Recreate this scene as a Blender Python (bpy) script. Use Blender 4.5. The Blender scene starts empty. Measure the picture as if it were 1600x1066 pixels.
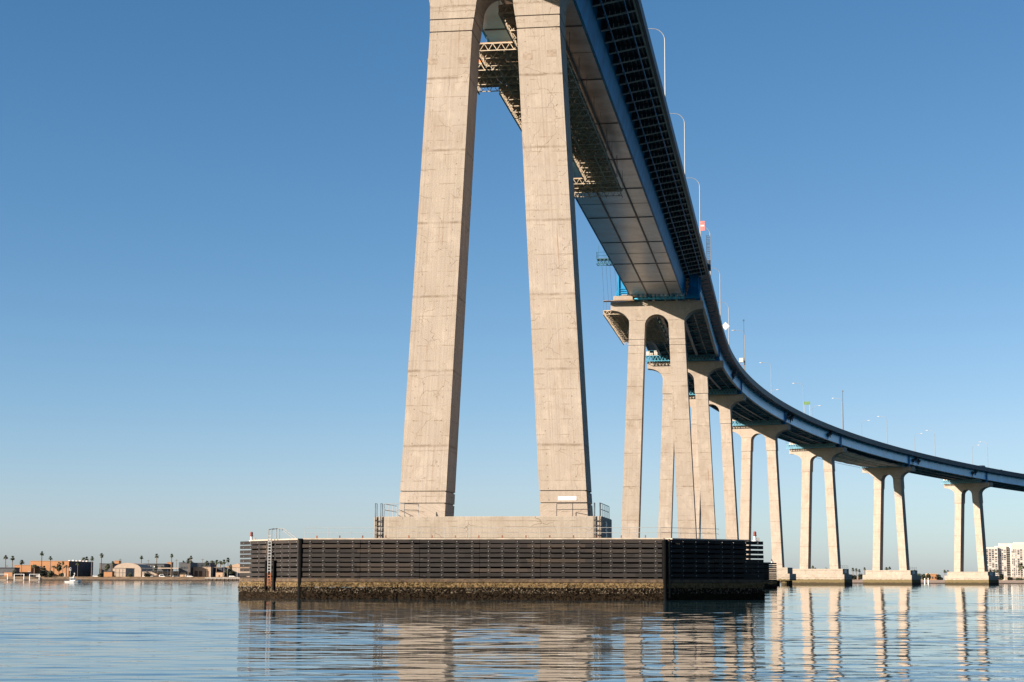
import bpy, bmesh, math, random
from mathutils import Vector, Matrix
random.seed(7)
C = bpy.context.scene.collection
PI = math.pi
SC = bpy.context.scene

# ------------------------------------------------------------------ tagging
def tag(o, label=None, cat=None, group=None, kind=None):
    if label: o['label'] = label
    if cat: o['category'] = cat
    if group: o['group'] = group
    if kind: o['kind'] = kind
    return o

def empty(name, loc=(0, 0, 0), rz=0.0, label=None, cat=None, group=None):
    o = bpy.data.objects.new(name, None)
    o.empty_display_size = 0.5
    C.objects.link(o)
    o.location = loc
    o.rotation_euler = (0, 0, rz)
    return tag(o, label, cat, group)

def children(o):
    return [c for c in bpy.data.objects if c.parent == o]

def dup(root, loc=None, rz=None, label=None, group=None, parent=None):
    kids = children(root)
    r = root.copy(); C.objects.link(r)
    if parent is not None: r.parent = parent
    if loc is not None: r.location = loc
    if rz is not None: r.rotation_euler = (0, 0, rz)
    if label: r['label'] = label
    if group: r['group'] = group
    for k in kids: dup(k, parent=r)
    return r

# ------------------------------------------------------------------ mesh builder
class MB:
    def __init__(s):
        s.v = []; s.f = []; s.uv = []; s.mi = []; s.cur = 0
    def face(s, idx, uv=None):
        s.f.append(tuple(idx)); s.uv.append(uv); s.mi.append(s.cur)
    def pts(s, pl):
        b = len(s.v); s.v.extend([tuple(p) for p in pl]); return b
    def hexa(s, p):            # 8 points: bottom ring 0-3, top ring 4-7
        b = s.pts(p)
        for q in ((3, 2, 1, 0), (4, 5, 6, 7), (0, 1, 5, 4), (1, 2, 6, 5), (2, 3, 7, 6), (3, 0, 4, 7)):
            s.face([b + i for i in q])
    def box(s, x0, x1, y0, y1, z0, z1):
        s.hexa([(x0, y0, z0), (x1, y0, z0), (x1, y1, z0), (x0, y1, z0), (x0, y0, z1), (x1, y0, z1), (x1, y1, z1), (x0, y1, z1)])
    def obox(s, c, ax, ay, az):    # centre and three half-vectors
        c = Vector(c); ax = Vector(ax); ay = Vector(ay); az = Vector(az)
        s.hexa([c - ax - ay - az, c + ax - ay - az, c + ax + ay - az, c - ax + ay - az,
                c - ax - ay + az, c + ax - ay + az, c + ax + ay + az, c - ax + ay + az])
    def beam(s, p, q, w, h=None, up=(0, 0, 1)):
        h = h or w
        p = Vector(p); q = Vector(q); d = (q - p)
        if d.length < 1e-6: return
        z = d.normalized(); u = Vector(up)
        if abs(z.dot(u)) > 0.98: u = Vector((1, 0, 0))
        x = z.cross(u).normalized(); y = x.cross(z)
        s.obox((p + q) / 2, x * w / 2, y * h / 2, d / 2)
    def tube(s, pl, r, n=6, caps=True):
        pl = [Vector(p) for p in pl]
        rs = r if isinstance(r, (list, tuple)) else [r] * len(pl)
        rings = []
        for i, p in enumerate(pl):
            a = pl[max(i - 1, 0)]; b = pl[min(i + 1, len(pl) - 1)]
            z = (b - a).normalized()
            u = Vector((0, 0, 1)) if abs(z.z) < 0.9 else Vector((1, 0, 0))
            x = z.cross(u).normalized(); y = z.cross(x)
            rings.append(s.pts([p + (x * math.cos(2 * PI * k / n) + y * math.sin(2 * PI * k / n)) * rs[i] for k in range(n)]))
        for i in range(len(rings) - 1):
            for k in range(n):
                k2 = (k + 1) % n
                s.face([rings[i] + k, rings[i] + k2, rings[i + 1] + k2, rings[i + 1] + k])
        if caps:
            s.face([rings[0] + k for k in range(n)][::-1]); s.face([rings[-1] + k for k in range(n)])
    def loft(s, rings):            # rings of equal length, closed, capped
        n = len(rings[0]); bs = [s.pts(r) for r in rings]
        for i in range(len(bs) - 1):
            for k in range(n):
                k2 = (k + 1) % n
                s.face([bs[i] + k, bs[i] + k2, bs[i + 1] + k2, bs[i + 1] + k])
        s.face([bs[0] + k for k in range(n)][::-1]); s.face([bs[-1] + k for k in range(n)])
    def lathe(s, c, prof, n=12):
        cx, cy, cz = c
        s.loft([[(cx + r * math.cos(2 * PI * k / n), cy + r * math.sin(2 * PI * k / n), cz + z) for k in range(n)] for r, z in prof])
    def prism_y(s, outline, y0, y1):   # outline in x,z extruded along y
        n = len(outline)
        a = s.pts([(x, y0, z) for x, z in outline]); b = s.pts([(x, y1, z) for x, z in outline])
        s.face([a + i for i in range(n)]); s.face([b + i for i in range(n)][::-1])
        for i in range(n):
            j = (i + 1) % n
            s.face([a + j, a + i, b + i, b + j])
    def build(s, name, mats, parent=None, loc=(0, 0, 0), rz=0.0, uvfun=None, smooth=False, bevel=0):
        me = bpy.data.meshes.new(name)
        me.from_pydata(s.v, [], s.f)
        mats = mats if isinstance(mats, (list, tuple)) else [mats]
        for m in mats: me.materials.append(m)
        for p, mi in zip(me.polygons, s.mi): p.material_index = mi
        bm = bmesh.new(); bm.from_mesh(me)
        bmesh.ops.recalc_face_normals(bm, faces=bm.faces)
        big = [f for f in bm.faces if len(f.verts) > 4]
        if big: bmesh.ops.triangulate(bm, faces=big)
        if bevel:
            es = [e for e in bm.edges if len(e.link_faces) == 2 and e.calc_face_angle(0) > 0.7]
            bmesh.ops.bevel(bm, geom=es, offset=bevel, segments=1, affect='EDGES')
        uvl = bm.loops.layers.uv.new('UVMap')
        for f in bm.faces:
            n = f.normal
            f.smooth = smooth
            for l in f.loops:
                co = l.vert.co
                if uvfun: l[uvl].uv = uvfun(co, n)
                elif abs(n.z) > 0.75: l[uvl].uv = (co.x, co.y)
                elif abs(n.y) >= abs(n.x): l[uvl].uv = (co.x, co.z)
                else: l[uvl].uv = (co.y, co.z)
        bm.to_mesh(me); bm.free()
        o = bpy.data.objects.new(name, me); C.objects.link(o)
        o.location = loc; o.rotation_euler = (0, 0, rz)
        if parent is not None: o.parent = parent
        return o

# ------------------------------------------------------------------ node helpers
class G:
    def __init__(s, nt): s.nt = nt
    def n(s, t, ins=None, **at):
        nd = s.nt.nodes.new(t)
        for k, v in at.items(): setattr(nd, k, v)
        if ins:
            for k, v in ins.items():
                so = nd.inputs[k]
                if isinstance(v, bpy.types.NodeSocket): s.nt.links.new(v, so)
                else: so.default_value = v
        return nd
    def m(s, op, a, b=0.0, c=0.0, clamp=False):
        nd = s.n('ShaderNodeMath', {0: a, 1: b, 2: c}, operation=op); nd.use_clamp = clamp
        return nd.outputs[0]
    def noise(s, vec, scale, detail=3, rough=0.5, dist=0.0):
        return s.n('ShaderNodeTexNoise', {'Vector': vec, 'Scale': scale, 'Detail': detail, 'Roughness': rough, 'Distortion': dist}).outputs['Fac']
    def mapv(s, vec, sc=(1, 1, 1), loc=(0, 0, 0)):
        return s.n('ShaderNodeMapping', {'Vector': vec, 'Scale': sc, 'Location': loc}).outputs[0]
    def ramp(s, fac, lo, hi, a=0.0, b=1.0):
        return s.n('ShaderNodeMapRange', {'Value': fac, 'From Min': lo, 'From Max': hi, 'To Min': a, 'To Max': b}).outputs[0]
    def mix(s, fac, a, b, mode='MIX'):
        nd = s.n('ShaderNodeMix', data_type='RGBA', blend_type=mode)
        for i, v in ((0, fac), (6, a), (7, b)):
            so = nd.inputs[i]
            if isinstance(v, bpy.types.NodeSocket): s.nt.links.new(v, so)
            else: so.default_value = v if i == 0 else (tuple(v) + (1,))[:4]
        return nd.outputs[2]

def new_mat(name):
    m = bpy.data.materials.new(name); m.use_nodes = True
    nt = m.node_tree; b = nt.nodes['Principled BSDF']
    return m, G(nt), b

def simple(name, col, rough=0.6, metal=0.0, var=0.25, scale=1.5, spec=0.4, streak=0.0):
    m, g, b = new_mat(name)
    co = g.n('ShaderNodeTexCoord').outputs['Object']
    f = g.noise(co, scale, 4, 0.6)
    c2 = tuple(max(0, c * (1 - var)) for c in col); c3 = tuple(min(1, c * (1 + var)) for c in col)
    c = g.mix(g.ramp(f, 0.3, 0.7), c2, c3)
    if streak:
        fs = g.noise(g.mapv(co, (2.2, 2.2, 0.12)), 1.0, 4, 0.6)
        c = g.mix(g.m('MULTIPLY', g.ramp(fs, 0.5, 0.75), streak), c, tuple(x * 0.35 for x in col))
    g.nt.links.new(c, b.inputs['Base Color'])
    b.inputs['Roughness'].default_value = rough
    b.inputs['Metallic'].default_value = metal
    b.inputs['Specular IOR Level'].default_value = spec
    return m

def concrete(name, ca, cb, pour=6.3, dots=True, tide=None, crack=1.0):
    m, g, b = new_mat(name)
    L = g.nt.links
    uv = g.n('ShaderNodeUVMap').outputs[0]
    rnd = g.n('ShaderNodeObjectInfo').outputs['Random']
    off = g.n('ShaderNodeCombineXYZ', {0: g.m('MULTIPLY', rnd, 37.0), 1: g.m('MULTIPLY', rnd, 91.0), 2: g.m('MULTIPLY', rnd, 13.0)}).outputs[0]
    p = g.n('ShaderNodeVectorMath', {0: uv, 1: off}, operation='ADD').outputs[0]
    sep = g.n('ShaderNodeSeparateXYZ', {0: uv}); U, V = sep.outputs[0], sep.outputs[1]
    big = g.noise(g.mapv(p, (0.5, 0.28, 1)), 1.0, 5, 0.6)
    col = g.mix(g.ramp(big, 0.28, 0.72), ca, cb)
    # fine grain and board marks
    grain = g.noise(p, 9.0, 4, 0.7)
    col = g.mix(g.ramp(grain, 0.25, 0.75, 0.0, 0.46), col, tuple(c * 0.62 for c in ca))
    board = g.noise(g.mapv(p, (5.0, 0.05, 1)), 1.0, 3, 0.6)
    col = g.mix(g.ramp(board, 0.48, 0.72, 0.0, 0.42), col, tuple(c * 0.72 for c in cb))
    # brown blotches and vertical runs
    blot = g.noise(g.mapv(p, (0.38, 0.26, 1), (5, 3, 1)), 1.0, 6, 0.7, 0.6)
    col = g.mix(g.ramp(blot, 0.50, 0.70, 0.0, 0.6), col, (ca[0] * 0.62, ca[1] * 0.56, ca[2] * 0.5))
    run = g.noise(g.mapv(p, (3.2, 0.22, 1), (1, 8, 1)), 1.0, 5, 0.65)
    col = g.mix(g.ramp(run, 0.6, 0.78, 0.0, 0.5), col, (ca[0] * 0.5, ca[1] * 0.42, ca[2] * 0.34))
    pale = g.noise(g.mapv(p, (0.8, 0.5, 1), (9, 1, 4)), 1.0, 4, 0.6)
    col = g.mix(g.ramp(pale, 0.54, 0.74, 0.0, 0.4), col, tuple(min(1, c * 1.28) for c in ca))
    # every concrete lift has its own tone; rust runs below the tie holes
    lift = g.n('ShaderNodeTexWhiteNoise', {'W': g.m('ADD', g.m('FLOOR', g.m('DIVIDE', V, pour)), g.m('MULTIPLY', rnd, 50.0))}, noise_dimensions='1D').outputs['Value']
    col = g.mix(g.ramp(lift, 0.0, 1.0, 0.0, 0.28), col, (ca[0] * 0.72, ca[1] * 0.68, ca[2] * 0.62))
    rr = g.noise(g.mapv(p, (4.5, 0.10, 1), (7, 2, 5)), 1.0, 4, 0.6)
    rm = g.noise(g.mapv(p, (0.5, 0.25, 1), (1, 6, 2)), 1.0, 2)
    col = g.mix(g.m('MULTIPLY', g.ramp(rr, 0.62, 0.72, 0.0, 0.75), g.ramp(rm, 0.5, 0.62)), col, (ca[0] * 0.55, ca[1] * 0.36, ca[2] * 0.22))
    # pour joints
    wob = g.m('MULTIPLY', g.m('SUBTRACT', g.noise(p, 0.9, 3), 0.5), 0.16)
    v2 = g.m('ADD', V, wob)
    fr = g.m('FRACT', g.m('DIVIDE', v2, pour))
    d1 = g.m('MULTIPLY', g.m('SUBTRACT', 0.5, g.m('ABSOLUTE', g.m('SUBTRACT', fr, 0.5))), pour)
    jn = g.m('MULTIPLY', g.ramp(d1, 0.03, 0.16, 1.0, 0.0), g.ramp(g.noise(p, 1.1, 3), 0.35, 0.65, 0.1, 0.8))
    col = g.mix(jn, col, (ca[0] * 0.42, ca[1] * 0.36, ca[2] * 0.3))
    fr2 = g.m('FRACT', g.m('DIVIDE', g.m('ADD', v2, 0.4), pour / 5.0))
    d2 = g.m('MULTIPLY', g.m('SUBTRACT', 0.5, g.m('ABSOLUTE', g.m('SUBTRACT', fr2, 0.5))), pour / 5.0)
    j2 = g.m('MULTIPLY', g.ramp(d2, 0.015, 0.06, 1.0, 0.0), g.ramp(g.noise(g.mapv(p, (1, 0.6, 1), (3, 3, 3)), 1.1, 3), 0.45, 0.6, 0.0, 0.55))
    col = g.mix(j2, col, (ca[0] * 0.45, ca[1] * 0.38, ca[2] * 0.3))
    # cracks
    dn = g.n('ShaderNodeTexNoise', {'Vector': p, 'Scale': 1.4, 'Detail': 3.0}).outputs['Color']
    pd = g.n('ShaderNodeVectorMath', {0: p, 1: g.n('ShaderNodeVectorMath', {0: dn, 'Scale': 0.7}, operation='SCALE').outputs[0]}, operation='ADD').outputs[0]
    vor = g.n('ShaderNodeTexVoronoi', {'Vector': g.mapv(pd, (0.5, 0.5, 1)), 'Scale': 1.0}, feature='DISTANCE_TO_EDGE').outputs[0]
    ck = g.m('MULTIPLY', g.ramp(vor, 0.003, 0.014, 1.0, 0.0), g.ramp(g.noise(g.mapv(p, (1, 1, 1), (2, 2, 9)), 0.6, 2), 0.45, 0.62, 0.0, 0.6 * crack))
    col = g.mix(ck, col, (ca[0] * 0.36, ca[1] * 0.29, ca[2] * 0.22))
    if dots:
        du = g.m('SUBTRACT', g.m('ABSOLUTE', U), 1.18)
        fv = g.m('MULTIPLY', g.m('SUBTRACT', g.m('FRACT', g.m('DIVIDE', V, 0.95)), 0.5), 0.95)
        dd = g.m('SQRT', g.m('ADD', g.m('MULTIPLY', du, du), g.m('MULTIPLY', fv, fv)))
        dt = g.m('MULTIPLY', g.ramp(dd, 0.03, 0.075, 1.0, 0.0), g.ramp(g.noise(p, 0.9, 2), 0.35, 0.6, 0.1, 0.85))
        col = g.mix(dt, col, (ca[0] * 0.4, ca[1] * 0.34, ca[2] * 0.28))
    if tide:
        w = g.m('ADD', V, g.m('MULTIPLY', g.m('SUBTRACT', g.noise(p, 0.9, 4), 0.5), 0.9))
        col = g.mix(g.ramp(w, tide - 0.1, tide + 0.15, 1.0, 0.0), col, (0.10, 0.075, 0.035))
        col = g.mix(g.ramp(w, tide * 0.45 - 0.1, tide * 0.45 + 0.15, 1.0, 0.0), col, (0.035, 0.026, 0.014))
    L.new(col, b.inputs['Base Color'])
    b.inputs['Roughness'].default_value = 0.9
    b.inputs['Specular IOR Level'].default_value = 0.2
    hgt = g.m('ADD', g.m('MULTIPLY', grain, 0.02), g.m('MULTIPLY', board, 0.03))
    hgt = g.m('SUBTRACT', hgt, g.m('MULTIPLY', g.m('ADD', jn, ck), 0.02))
    bp = g.n('ShaderNodeBump', {'Height': hgt, 'Strength': 0.6, 'Distance': 1.0})
    L.new(bp.outputs[0], b.inputs['Normal'])
    return m

M = {}
M['conc'] = concrete('pale_concrete', (0.340, 0.286, 0.240), (0.285, 0.239, 0.200))
M['conc_low'] = concrete('footing_concrete', (0.310, 0.268, 0.224), (0.262, 0.226, 0.190), pour=2.4, dots=False, crack=1.4)
M['conc_tide'] = concrete('tidal_concrete', (0.310, 0.268, 0.224), (0.262, 0.226, 0.190), pour=2.4, dots=False, tide=1.9)
M['patch'] = simple('patched_concrete', (0.23, 0.18, 0.14), 0.95, scale=3)
M['seam'] = simple('joint_shadow_concrete', (0.16, 0.125, 0.1), 0.95)
M['blue'] = simple('blue_steel_paint', (0.0, 0.185, 0.40), 0.5, var=0.3, scale=0.3, spec=0.08, streak=0.5)
M['fascia'] = simple('pale_blue_girder_paint', (0.16, 0.54, 0.85), 0.32, var=0.16, scale=0.25, spec=0.8, streak=0.35)
M['bright_blue'] = simple('bright_blue_steel', (0.012, 0.19, 0.36), 0.4, var=0.2, spec=0.5)
M['teal'] = simple('teal_steel', (0.045, 0.20, 0.28), 0.5, var=0.2)
M['flange'] = simple('lit_flange_steel', (0.46, 0.42, 0.39), 0.7, var=0.2, scale=0.8)  # pale tone puts the reflected light on these edges into the colour
M['soffit_blue'] = simple('blue_grey_soffit_steel', (0.12, 0.34, 0.46), 0.32, var=0.3, scale=0.25, spec=0.6)
M['tarp'] = simple('glint_lit_tarpaulin', (0.72, 0.62, 0.52), 0.9, var=0.3, scale=0.6)  # canvas tone brightened to paint in glint thrown up by the water
M['tan_block'] = simple('tan_concrete_blocks', (0.27, 0.21, 0.16), 0.95, var=0.2)
M['deep_blue'] = simple('deep_blue_gantry_paint', (0.012, 0.075, 0.115), 0.55, var=0.2)
M['platform_blue'] = simple('reflection_lit_blue_steel', (0.07, 0.42, 0.62), 0.55, var=0.2)  # blue lightened to stand in for light reflected onto the platform
M['inner_flange'] = simple('blue_grey_flange', (0.13, 0.17, 0.22), 0.6, var=0.2, scale=0.5)
M['soffit'] = simple('grey_soffit_steel', (0.38, 0.39, 0.41), 0.30, var=0.45, scale=0.22, spec=0.7, streak=0.35)
M['dark'] = simple('dark_deck_steel', (0.035, 0.048, 0.062), 0.55, var=0.25, scale=0.5)
M['barrier'] = simple('slate_barrier_paint', (0.05, 0.068, 0.085), 0.6, var=0.25, scale=0.4, streak=0.5)
M['asphalt'] = simple('asphalt', (0.05, 0.05, 0.05), 0.9)
M['timber_b'] = simple('brown_scaffold_boards', (0.30, 0.19, 0.115), 0.9, var=0.45, scale=0.9)
M['lattice'] = simple('pale_scaffold_truss', (0.36, 0.29, 0.215), 0.8, var=0.3)
M['rail'] = simple('galvanised_rail', (0.30, 0.30, 0.30), 0.5, metal=0.3, var=0.1)
M['railw'] = simple('white_rail', (0.5, 0.485, 0.46), 0.6, var=0.06)
M['black'] = simple('black_metal', (0.018, 0.018, 0.02), 0.6)
M['rust'] = simple('rusty_steel', (0.16, 0.06, 0.03), 0.9, var=0.5, scale=3)
M['lamp'] = simple('pale_lamp_post', (0.185, 0.19, 0.195), 0.5, var=0.08)
M['white'] = simple('white_paint', (0.62, 0.61, 0.59), 0.55, var=0.05)
M['canvas'] = simple('cream_canvas', (0.46, 0.39, 0.33), 0.9, var=0.25, scale=1.2)
M['orange'] = simple('orange_sheet', (0.75, 0.20, 0.035), 0.7, var=0.15)
M['red'] = simple('dull_red_paint', (0.14, 0.03, 0.022), 0.6)
M['pink'] = simple('faded_red_sign', (0.42, 0.14, 0.13), 0.6, var=0.3, scale=3)
M['green'] = simple('green_sign_face', (0.045, 0.11, 0.022), 0.6, var=0.25)
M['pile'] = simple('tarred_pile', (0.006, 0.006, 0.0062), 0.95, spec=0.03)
M['curb'] = simple('cream_walkway_edge', (0.32, 0.265, 0.21), 0.9)
M['glass'] = simple('dark_window_glass', (0.03, 0.035, 0.04), 0.12, var=0.1, spec=0.6)

def timber_mat():
    m, g, b = new_mat('weathered_black_timber')
    uv = g.n('ShaderNodeUVMap').outputs[0]
    ob = g.n('ShaderNodeTexCoord').outputs['Object']
    row = g.n('ShaderNodeTexWhiteNoise', {'Vector': g.n('ShaderNodeVectorMath', {0: g.mapv(ob, (0.22, 0.22, 2.631), (0.3, 0.1, 0.49))}, operation='FLOOR').outputs[0]}, noise_dimensions='3D').outputs['Value']
    gr = g.noise(g.mapv(uv, (0.8, 14, 1)), 1.0, 5, 0.65)
    c = g.mix(g.ramp(gr, 0.3, 0.75), (0.008, 0.0075, 0.0075), (0.027, 0.0225, 0.021))
    c = g.mix(g.ramp(row, 0.0, 1.0, 0.0, 0.55), c, (0.030, 0.0255, 0.0245))
    st = g.noise(g.mapv(uv, (0.6, 0.5, 1), (4, 4, 4)), 1.0, 5, 0.65)
    c = g.mix(g.ramp(st, 0.58, 0.75, 0, 0.4), c, (0.042, 0.031, 0.023))
    sc = g.noise(g.mapv(uv, (0.9, 3.0, 1), (8, 1, 4)), 1.0, 6, 0.7)
    c = g.mix(g.ramp(sc, 0.62, 0.70, 0, 0.55), c, (0.10, 0.088, 0.078))
    pl = g.n('ShaderNodeTexWhiteNoise', {'Vector': g.n('ShaderNodeVectorMath', {0: g.mapv(ob, (0.2165, 0.2165, 2.631), (0.2, 0.6, 0.49))}, operation='FLOOR').outputs[0]}, noise_dimensions='3D').outputs['Value']
    c = g.mix(g.ramp(pl, 0.72, 1.0, 0, 0.6), c, (0.055, 0.040, 0.030))
    g.nt.links.new(c, b.inputs['Base Color'])
    b.inputs['Roughness'].default_value = 0.75
    b.inputs['Specular IOR Level'].default_value = 0.12
    bp = g.n('ShaderNodeBump', {'Height': gr, 'Strength': 0.5, 'Distance': 0.02})
    g.nt.links.new(bp.outputs[0], b.inputs['Normal'])
    return m
M['timber'] = timber_mat()
M['tan_timber'] = simple('silted_timber', (0.065, 0.043, 0.027), 0.95, var=0.5, scale=2.2)
M['ochre'] = simple('ochre_growth', (0.125, 0.085, 0.042), 0.95, var=0.6, scale=5, spec=0.1)
M['shell'] = simple('pale_shells', (0.23, 0.185, 0.13), 0.85, var=0.6, scale=7, spec=0.1)
M['weed'] = simple('dark_wet_weed', (0.013, 0.008, 0.004), 0.9, var=0.7, scale=4, spec=0.1)

# ------------------------------------------------------------------ the alignment of the bridge
S_ = []; X_ = []; Y_ = []; A_ = []; H_ = []
_x, _y, _a, _h = -1.39, 150.43, math.radians(8.67), 59.31
for i in range(0, 901):
    S_.append(i); X_.append(_x); Y_.append(_y); A_.append(_a); H_.append(_h)
    kp = 0.00193 * min(max((i - 231.15) / 75.2, 0), 1)
    t = min(max((i - 220) / 40.0, 0), 1)
    _x += math.sin(_a + kp / 2); _y += math.cos(_a + kp / 2); _a += kp
    _h += 0.00143 + (-0.04678 - 0.00143) * t
def frame(s):
    if s <= 0:
        return X_[0] + s * math.sin(A_[0]), Y_[0] + s * math.cos(A_[0]), A_[0], H_[0] + 0.00143 * s
    i = min(int(s), 899); f = s - i
    L = lambda q: q[i] * (1 - f) + q[i + 1] * f
    return L(X_), L(Y_), L(A_), L(H_)
def PT(s, w, z):            # station, offset to the right, height above deck line
    x, y, a, h = frame(s)
    return Vector((x + w * math.cos(a), y - w * math.sin(a), h + z))

def flare(s, w): return w - 3.1 * min(max((s - 195) / 100.0, 0), 1) if (-7.5 < w < -5.5 and s > 195) else w
def sweep(mb, s0, s1, prof, step=3.0, absz=False):
    n = max(1, int(round((s1 - s0) / step))); rings = []
    for i in range(n + 1):
        s = s0 + (s1 - s0) * i / n
        rings.append([PT(s, flare(s, w), z) for w, z in prof])
    m = len(prof); bs = [mb.pts(r) for r in rings]
    for i in range(n):
        for k in range(m):
            k2 = (k + 1) % m
            mb.face([bs[i] + k, bs[i] + k2, bs[i + 1] + k2, bs[i + 1] + k])
    mb.face([bs[0] + k for k in range(m)][::-1]); mb.face([bs[-1] + k for k in range(m)])
def rect(w0, w1, z0, z1): return [(w0, z0), (w1, z0), (w1, z1), (w0, z1)]
def swept(name, mat, parent, s0, s1, profs, step=3.0):
    mb = MB()
    for pr in profs: sweep(mb, s0, s1, pr, step)
    return mb.build(name, mat, parent)

# ------------------------------------------------------------------ piers
def leg_mesh(side, prof, d0, d1, grooves):
    """prof: list of (z, inner, outer); grooves: z levels of recessed joints; d0, d1: front and back (y)."""
    zs = sorted(set([p[0] for p in prof] + [g for g in grooves]))
    def at(z):
        for a, b in zip(prof[:-1], prof[1:]):
            if a[0] <= z <= b[0]:
                t = (z - a[0]) / (b[0] - a[0]); return a[1] + (b[1] - a[1]) * t, a[2] + (b[2] - a[2]) * t
        return prof[-1][1:]
    rings = []
    def ring(z, ins):
        i, o = at(z); i += ins; o -= ins
        return [(side * i, d0 + ins, z), (side * o, d0 + ins, z), (side * o, d1 - ins, z), (side * i, d1 - ins, z)]
    for z in zs:
        if z in grooves:
            rings += [ring(z - 0.06, 0), ring(z - 0.05, 0.10), ring(z + 0.05, 0.10), ring(z + 0.06, 0)]
        else: rings.append(ring(z, 0))
    mb = MB(); mb.loft(rings)
    def uvf(co, n):
        i, o = at(co.z); c = side * (i + o) / 2
        if abs(n.z) > 0.75: return (co.x, co.y)
        if abs(n.y) >= abs(n.x): return (co.x - c, co.z)
        return (co.y - (d0 + d1) / 2, co.z)
    return mb, uvf

def arc(cx, cz, rx, rz, a0, a1, n):
    return [(cx + rx * math.cos(math.radians(a0 + (a1 - a0) * i / n)), cz + rz * math.sin(math.radians(a0 + (a1 - a0) * i / n))) for i in range(n + 1)]

def crosshead(zt, zb, out_b, in_b, out_t, in_t, half, tip, arch_z, arch_rise, flare_h):
    """front outline of the portal head: flared ends, round arch between the legs."""
    zo = zt - tip - flare_h           # level where the outer flare leaves the leg
    L = []
    L += [(-out_b, zb)]
    L += arc(-half, zo, half - out_t, flare_h, 0, 90, 10)      # flare, concave
    L[1:] = [(x, z) for x, z in L[1:]]
    L += [(-half, zt), (half, zt)]
    R = [(-x, z) for x, z in L[1:12]][::-1]
    L += R
    L += [(out_b, zb), (in_b, zb), (in_t, arch_z)]
    L += arc(0, arch_z, in_t, arch_rise, 0, 180, 18)[1:-1]
    L += [(-in_t, arch_z), (-in_b, zb)]
    return [p for i, p in enumerate(L) if abs(p[0] - L[i - 1][0]) + abs(p[1] - L[i - 1][1]) > 1e-4]

def make_pier(idx, s, zb, zt, cfg, label):
    x, y, a, h = frame(s)
    root = empty('bridge_pier', (x, y, 0), -a, label, 'bridge pier', 'two-legged concrete piers of the bridge')
    c = cfg['c']; d = cfg['d']
    for side in (-1, 1):
        mb, uvf = leg_mesh(side, cfg['prof'](zb, zt), -d / 2, d / 2, cfg['grooves'](zb, zt))
        o = mb.build('leg', M['conc'], root, loc=(c, 0, 0), uvfun=uvf)
    mb = MB(); mb.prism_y(crosshead(zt, *cfg['head'](zb, zt)), -cfg['hd'] / 2, cfg['hd'] / 2)
    mb.build('crosshead', M['conc'], root, loc=(c, 0, 0))
    # bearing plinths on the crosshead
    for w in cfg['plinths']:
        mb = MB(); mb.box(w - 0.7, w + 0.7, -0.8, 0.8, zt + 0.002, zt + cfg['ph'])
        mb.build('bearing_block', M['conc_low'] if idx > 1 else M['blue'], root, bevel=0.03)
    return root

# the near pier
def prof1(zb, zt): return [(zb, 4.0, 7.92), (48.2, 1.95, 5.62), (50.4, 1.62, 5.62)]
def head1(zb, zt): return (50.4, 5.62, 1.62, 5.62, 1.62, 9.1, 1.2, 50.4, 1.75, 3.0)
cfg1 = dict(c=0.12, d=4.1, hd=4.1, prof=prof1, head=head1, grooves=lambda zb, zt: [7.83, 8.82, 48.2, 49.3], plinths=(-3.2, 4.4), ph=0.27)
pier1 = make_pier(1, 0, 6.6, 54.6, cfg1, 'huge two-legged concrete pier nearest the camera, rising from the timber fender')
mb = MB(); mb.box(-9.4, 9.4, -4.0, 4.2, 0.0, 6.68)
foot1 = mb.build('footing', M['conc_low'], pier1, bevel=0.05)
# repair patches and the white plate
for w, z, sx, sz in ((-5.25, 45.6, 0.42, 0.26), (-2.65, 45.6, 0.42, 0.30), (3.0, 45.7, 0.4, 0.28), (5.05, 45.9, 0.42, 0.30)):
    mb = MB(); mb.box(w - sx, w + sx, -2.056, -2.0, z - sz, z + sz); mb.build('repair_patch', M['patch'], pier1)
mb = MB(); mb.box(5.6, 7.1, -2.075, -2.0, 8.05, 8.36)
tag(mb.build('name_plate', M['white'], pier1), 'blank looking long white plate low on the right leg')
# ladders on the footing, with hoops and rails on top of it
def ladder(mb, x, y, z0, z1, w=0.46, r=0.035, n=None):
    for sx in (-w / 2, w / 2): mb.beam((x + sx, y, z0), (x + sx, y, z1), r * 2, r * 2)
    n = n or int((z1 - z0) / 0.32)
    for i in range(1, n): 
        z = z0 + (z1 - z0) * i / n
        mb.beam((x - w / 2, y, z), (x + w / 2, y, z), r * 1.5, r * 1.5)
for lx in (-9.05, 9.0):
    mb = MB(); ladder(mb, lx, -4.12, 4.8, 6.7)
    for sx in (-0.23, 0.23):
        mb.tube([(lx + sx, -4.12, 6.7), (lx + sx, -4.12, 7.75), (lx + sx, -3.5, 7.75), (lx + sx, -3.5, 6.7)], 0.03)
        mb.beam((lx + sx, -4.12, 5.2), (lx + sx, -4.0, 5.2), 0.04); mb.beam((lx + sx, -4.12, 6.4), (lx + sx, -4.0, 6.4), 0.04)
    mb.build('ladder', M['black'], pier1)
def rail_run(mb, pl, h=1.05, r=0.028, rails=(0.55, 1.05), sp=1.8, posts=True):
    for a, b in zip(pl[:-1], pl[1:]):
        a = Vector(a); b = Vector(b); n = max(1, int(round((b - a).length / sp)))
        for q in rails: mb.tube([a + Vector((0, 0, q)), b + Vector((0, 0, q))], r, 5)
        if posts:
            for i in range(n + 1):
                p = a + (b - a) * i / n
                mb.tube([p, p + Vector((0, 0, h))], r, 5)
mb = MB(); rail_run(mb, [(-8.6, -3.85, 6.68), (-8.6, 1.0, 6.68)]); rail_run(mb, [(-8.6, -3.85, 6.68), (-6.9, -3.85, 6.68), (-5.9, -3.0, 6.68)])
mb.build('railing', M['rail'], pier1)
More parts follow.
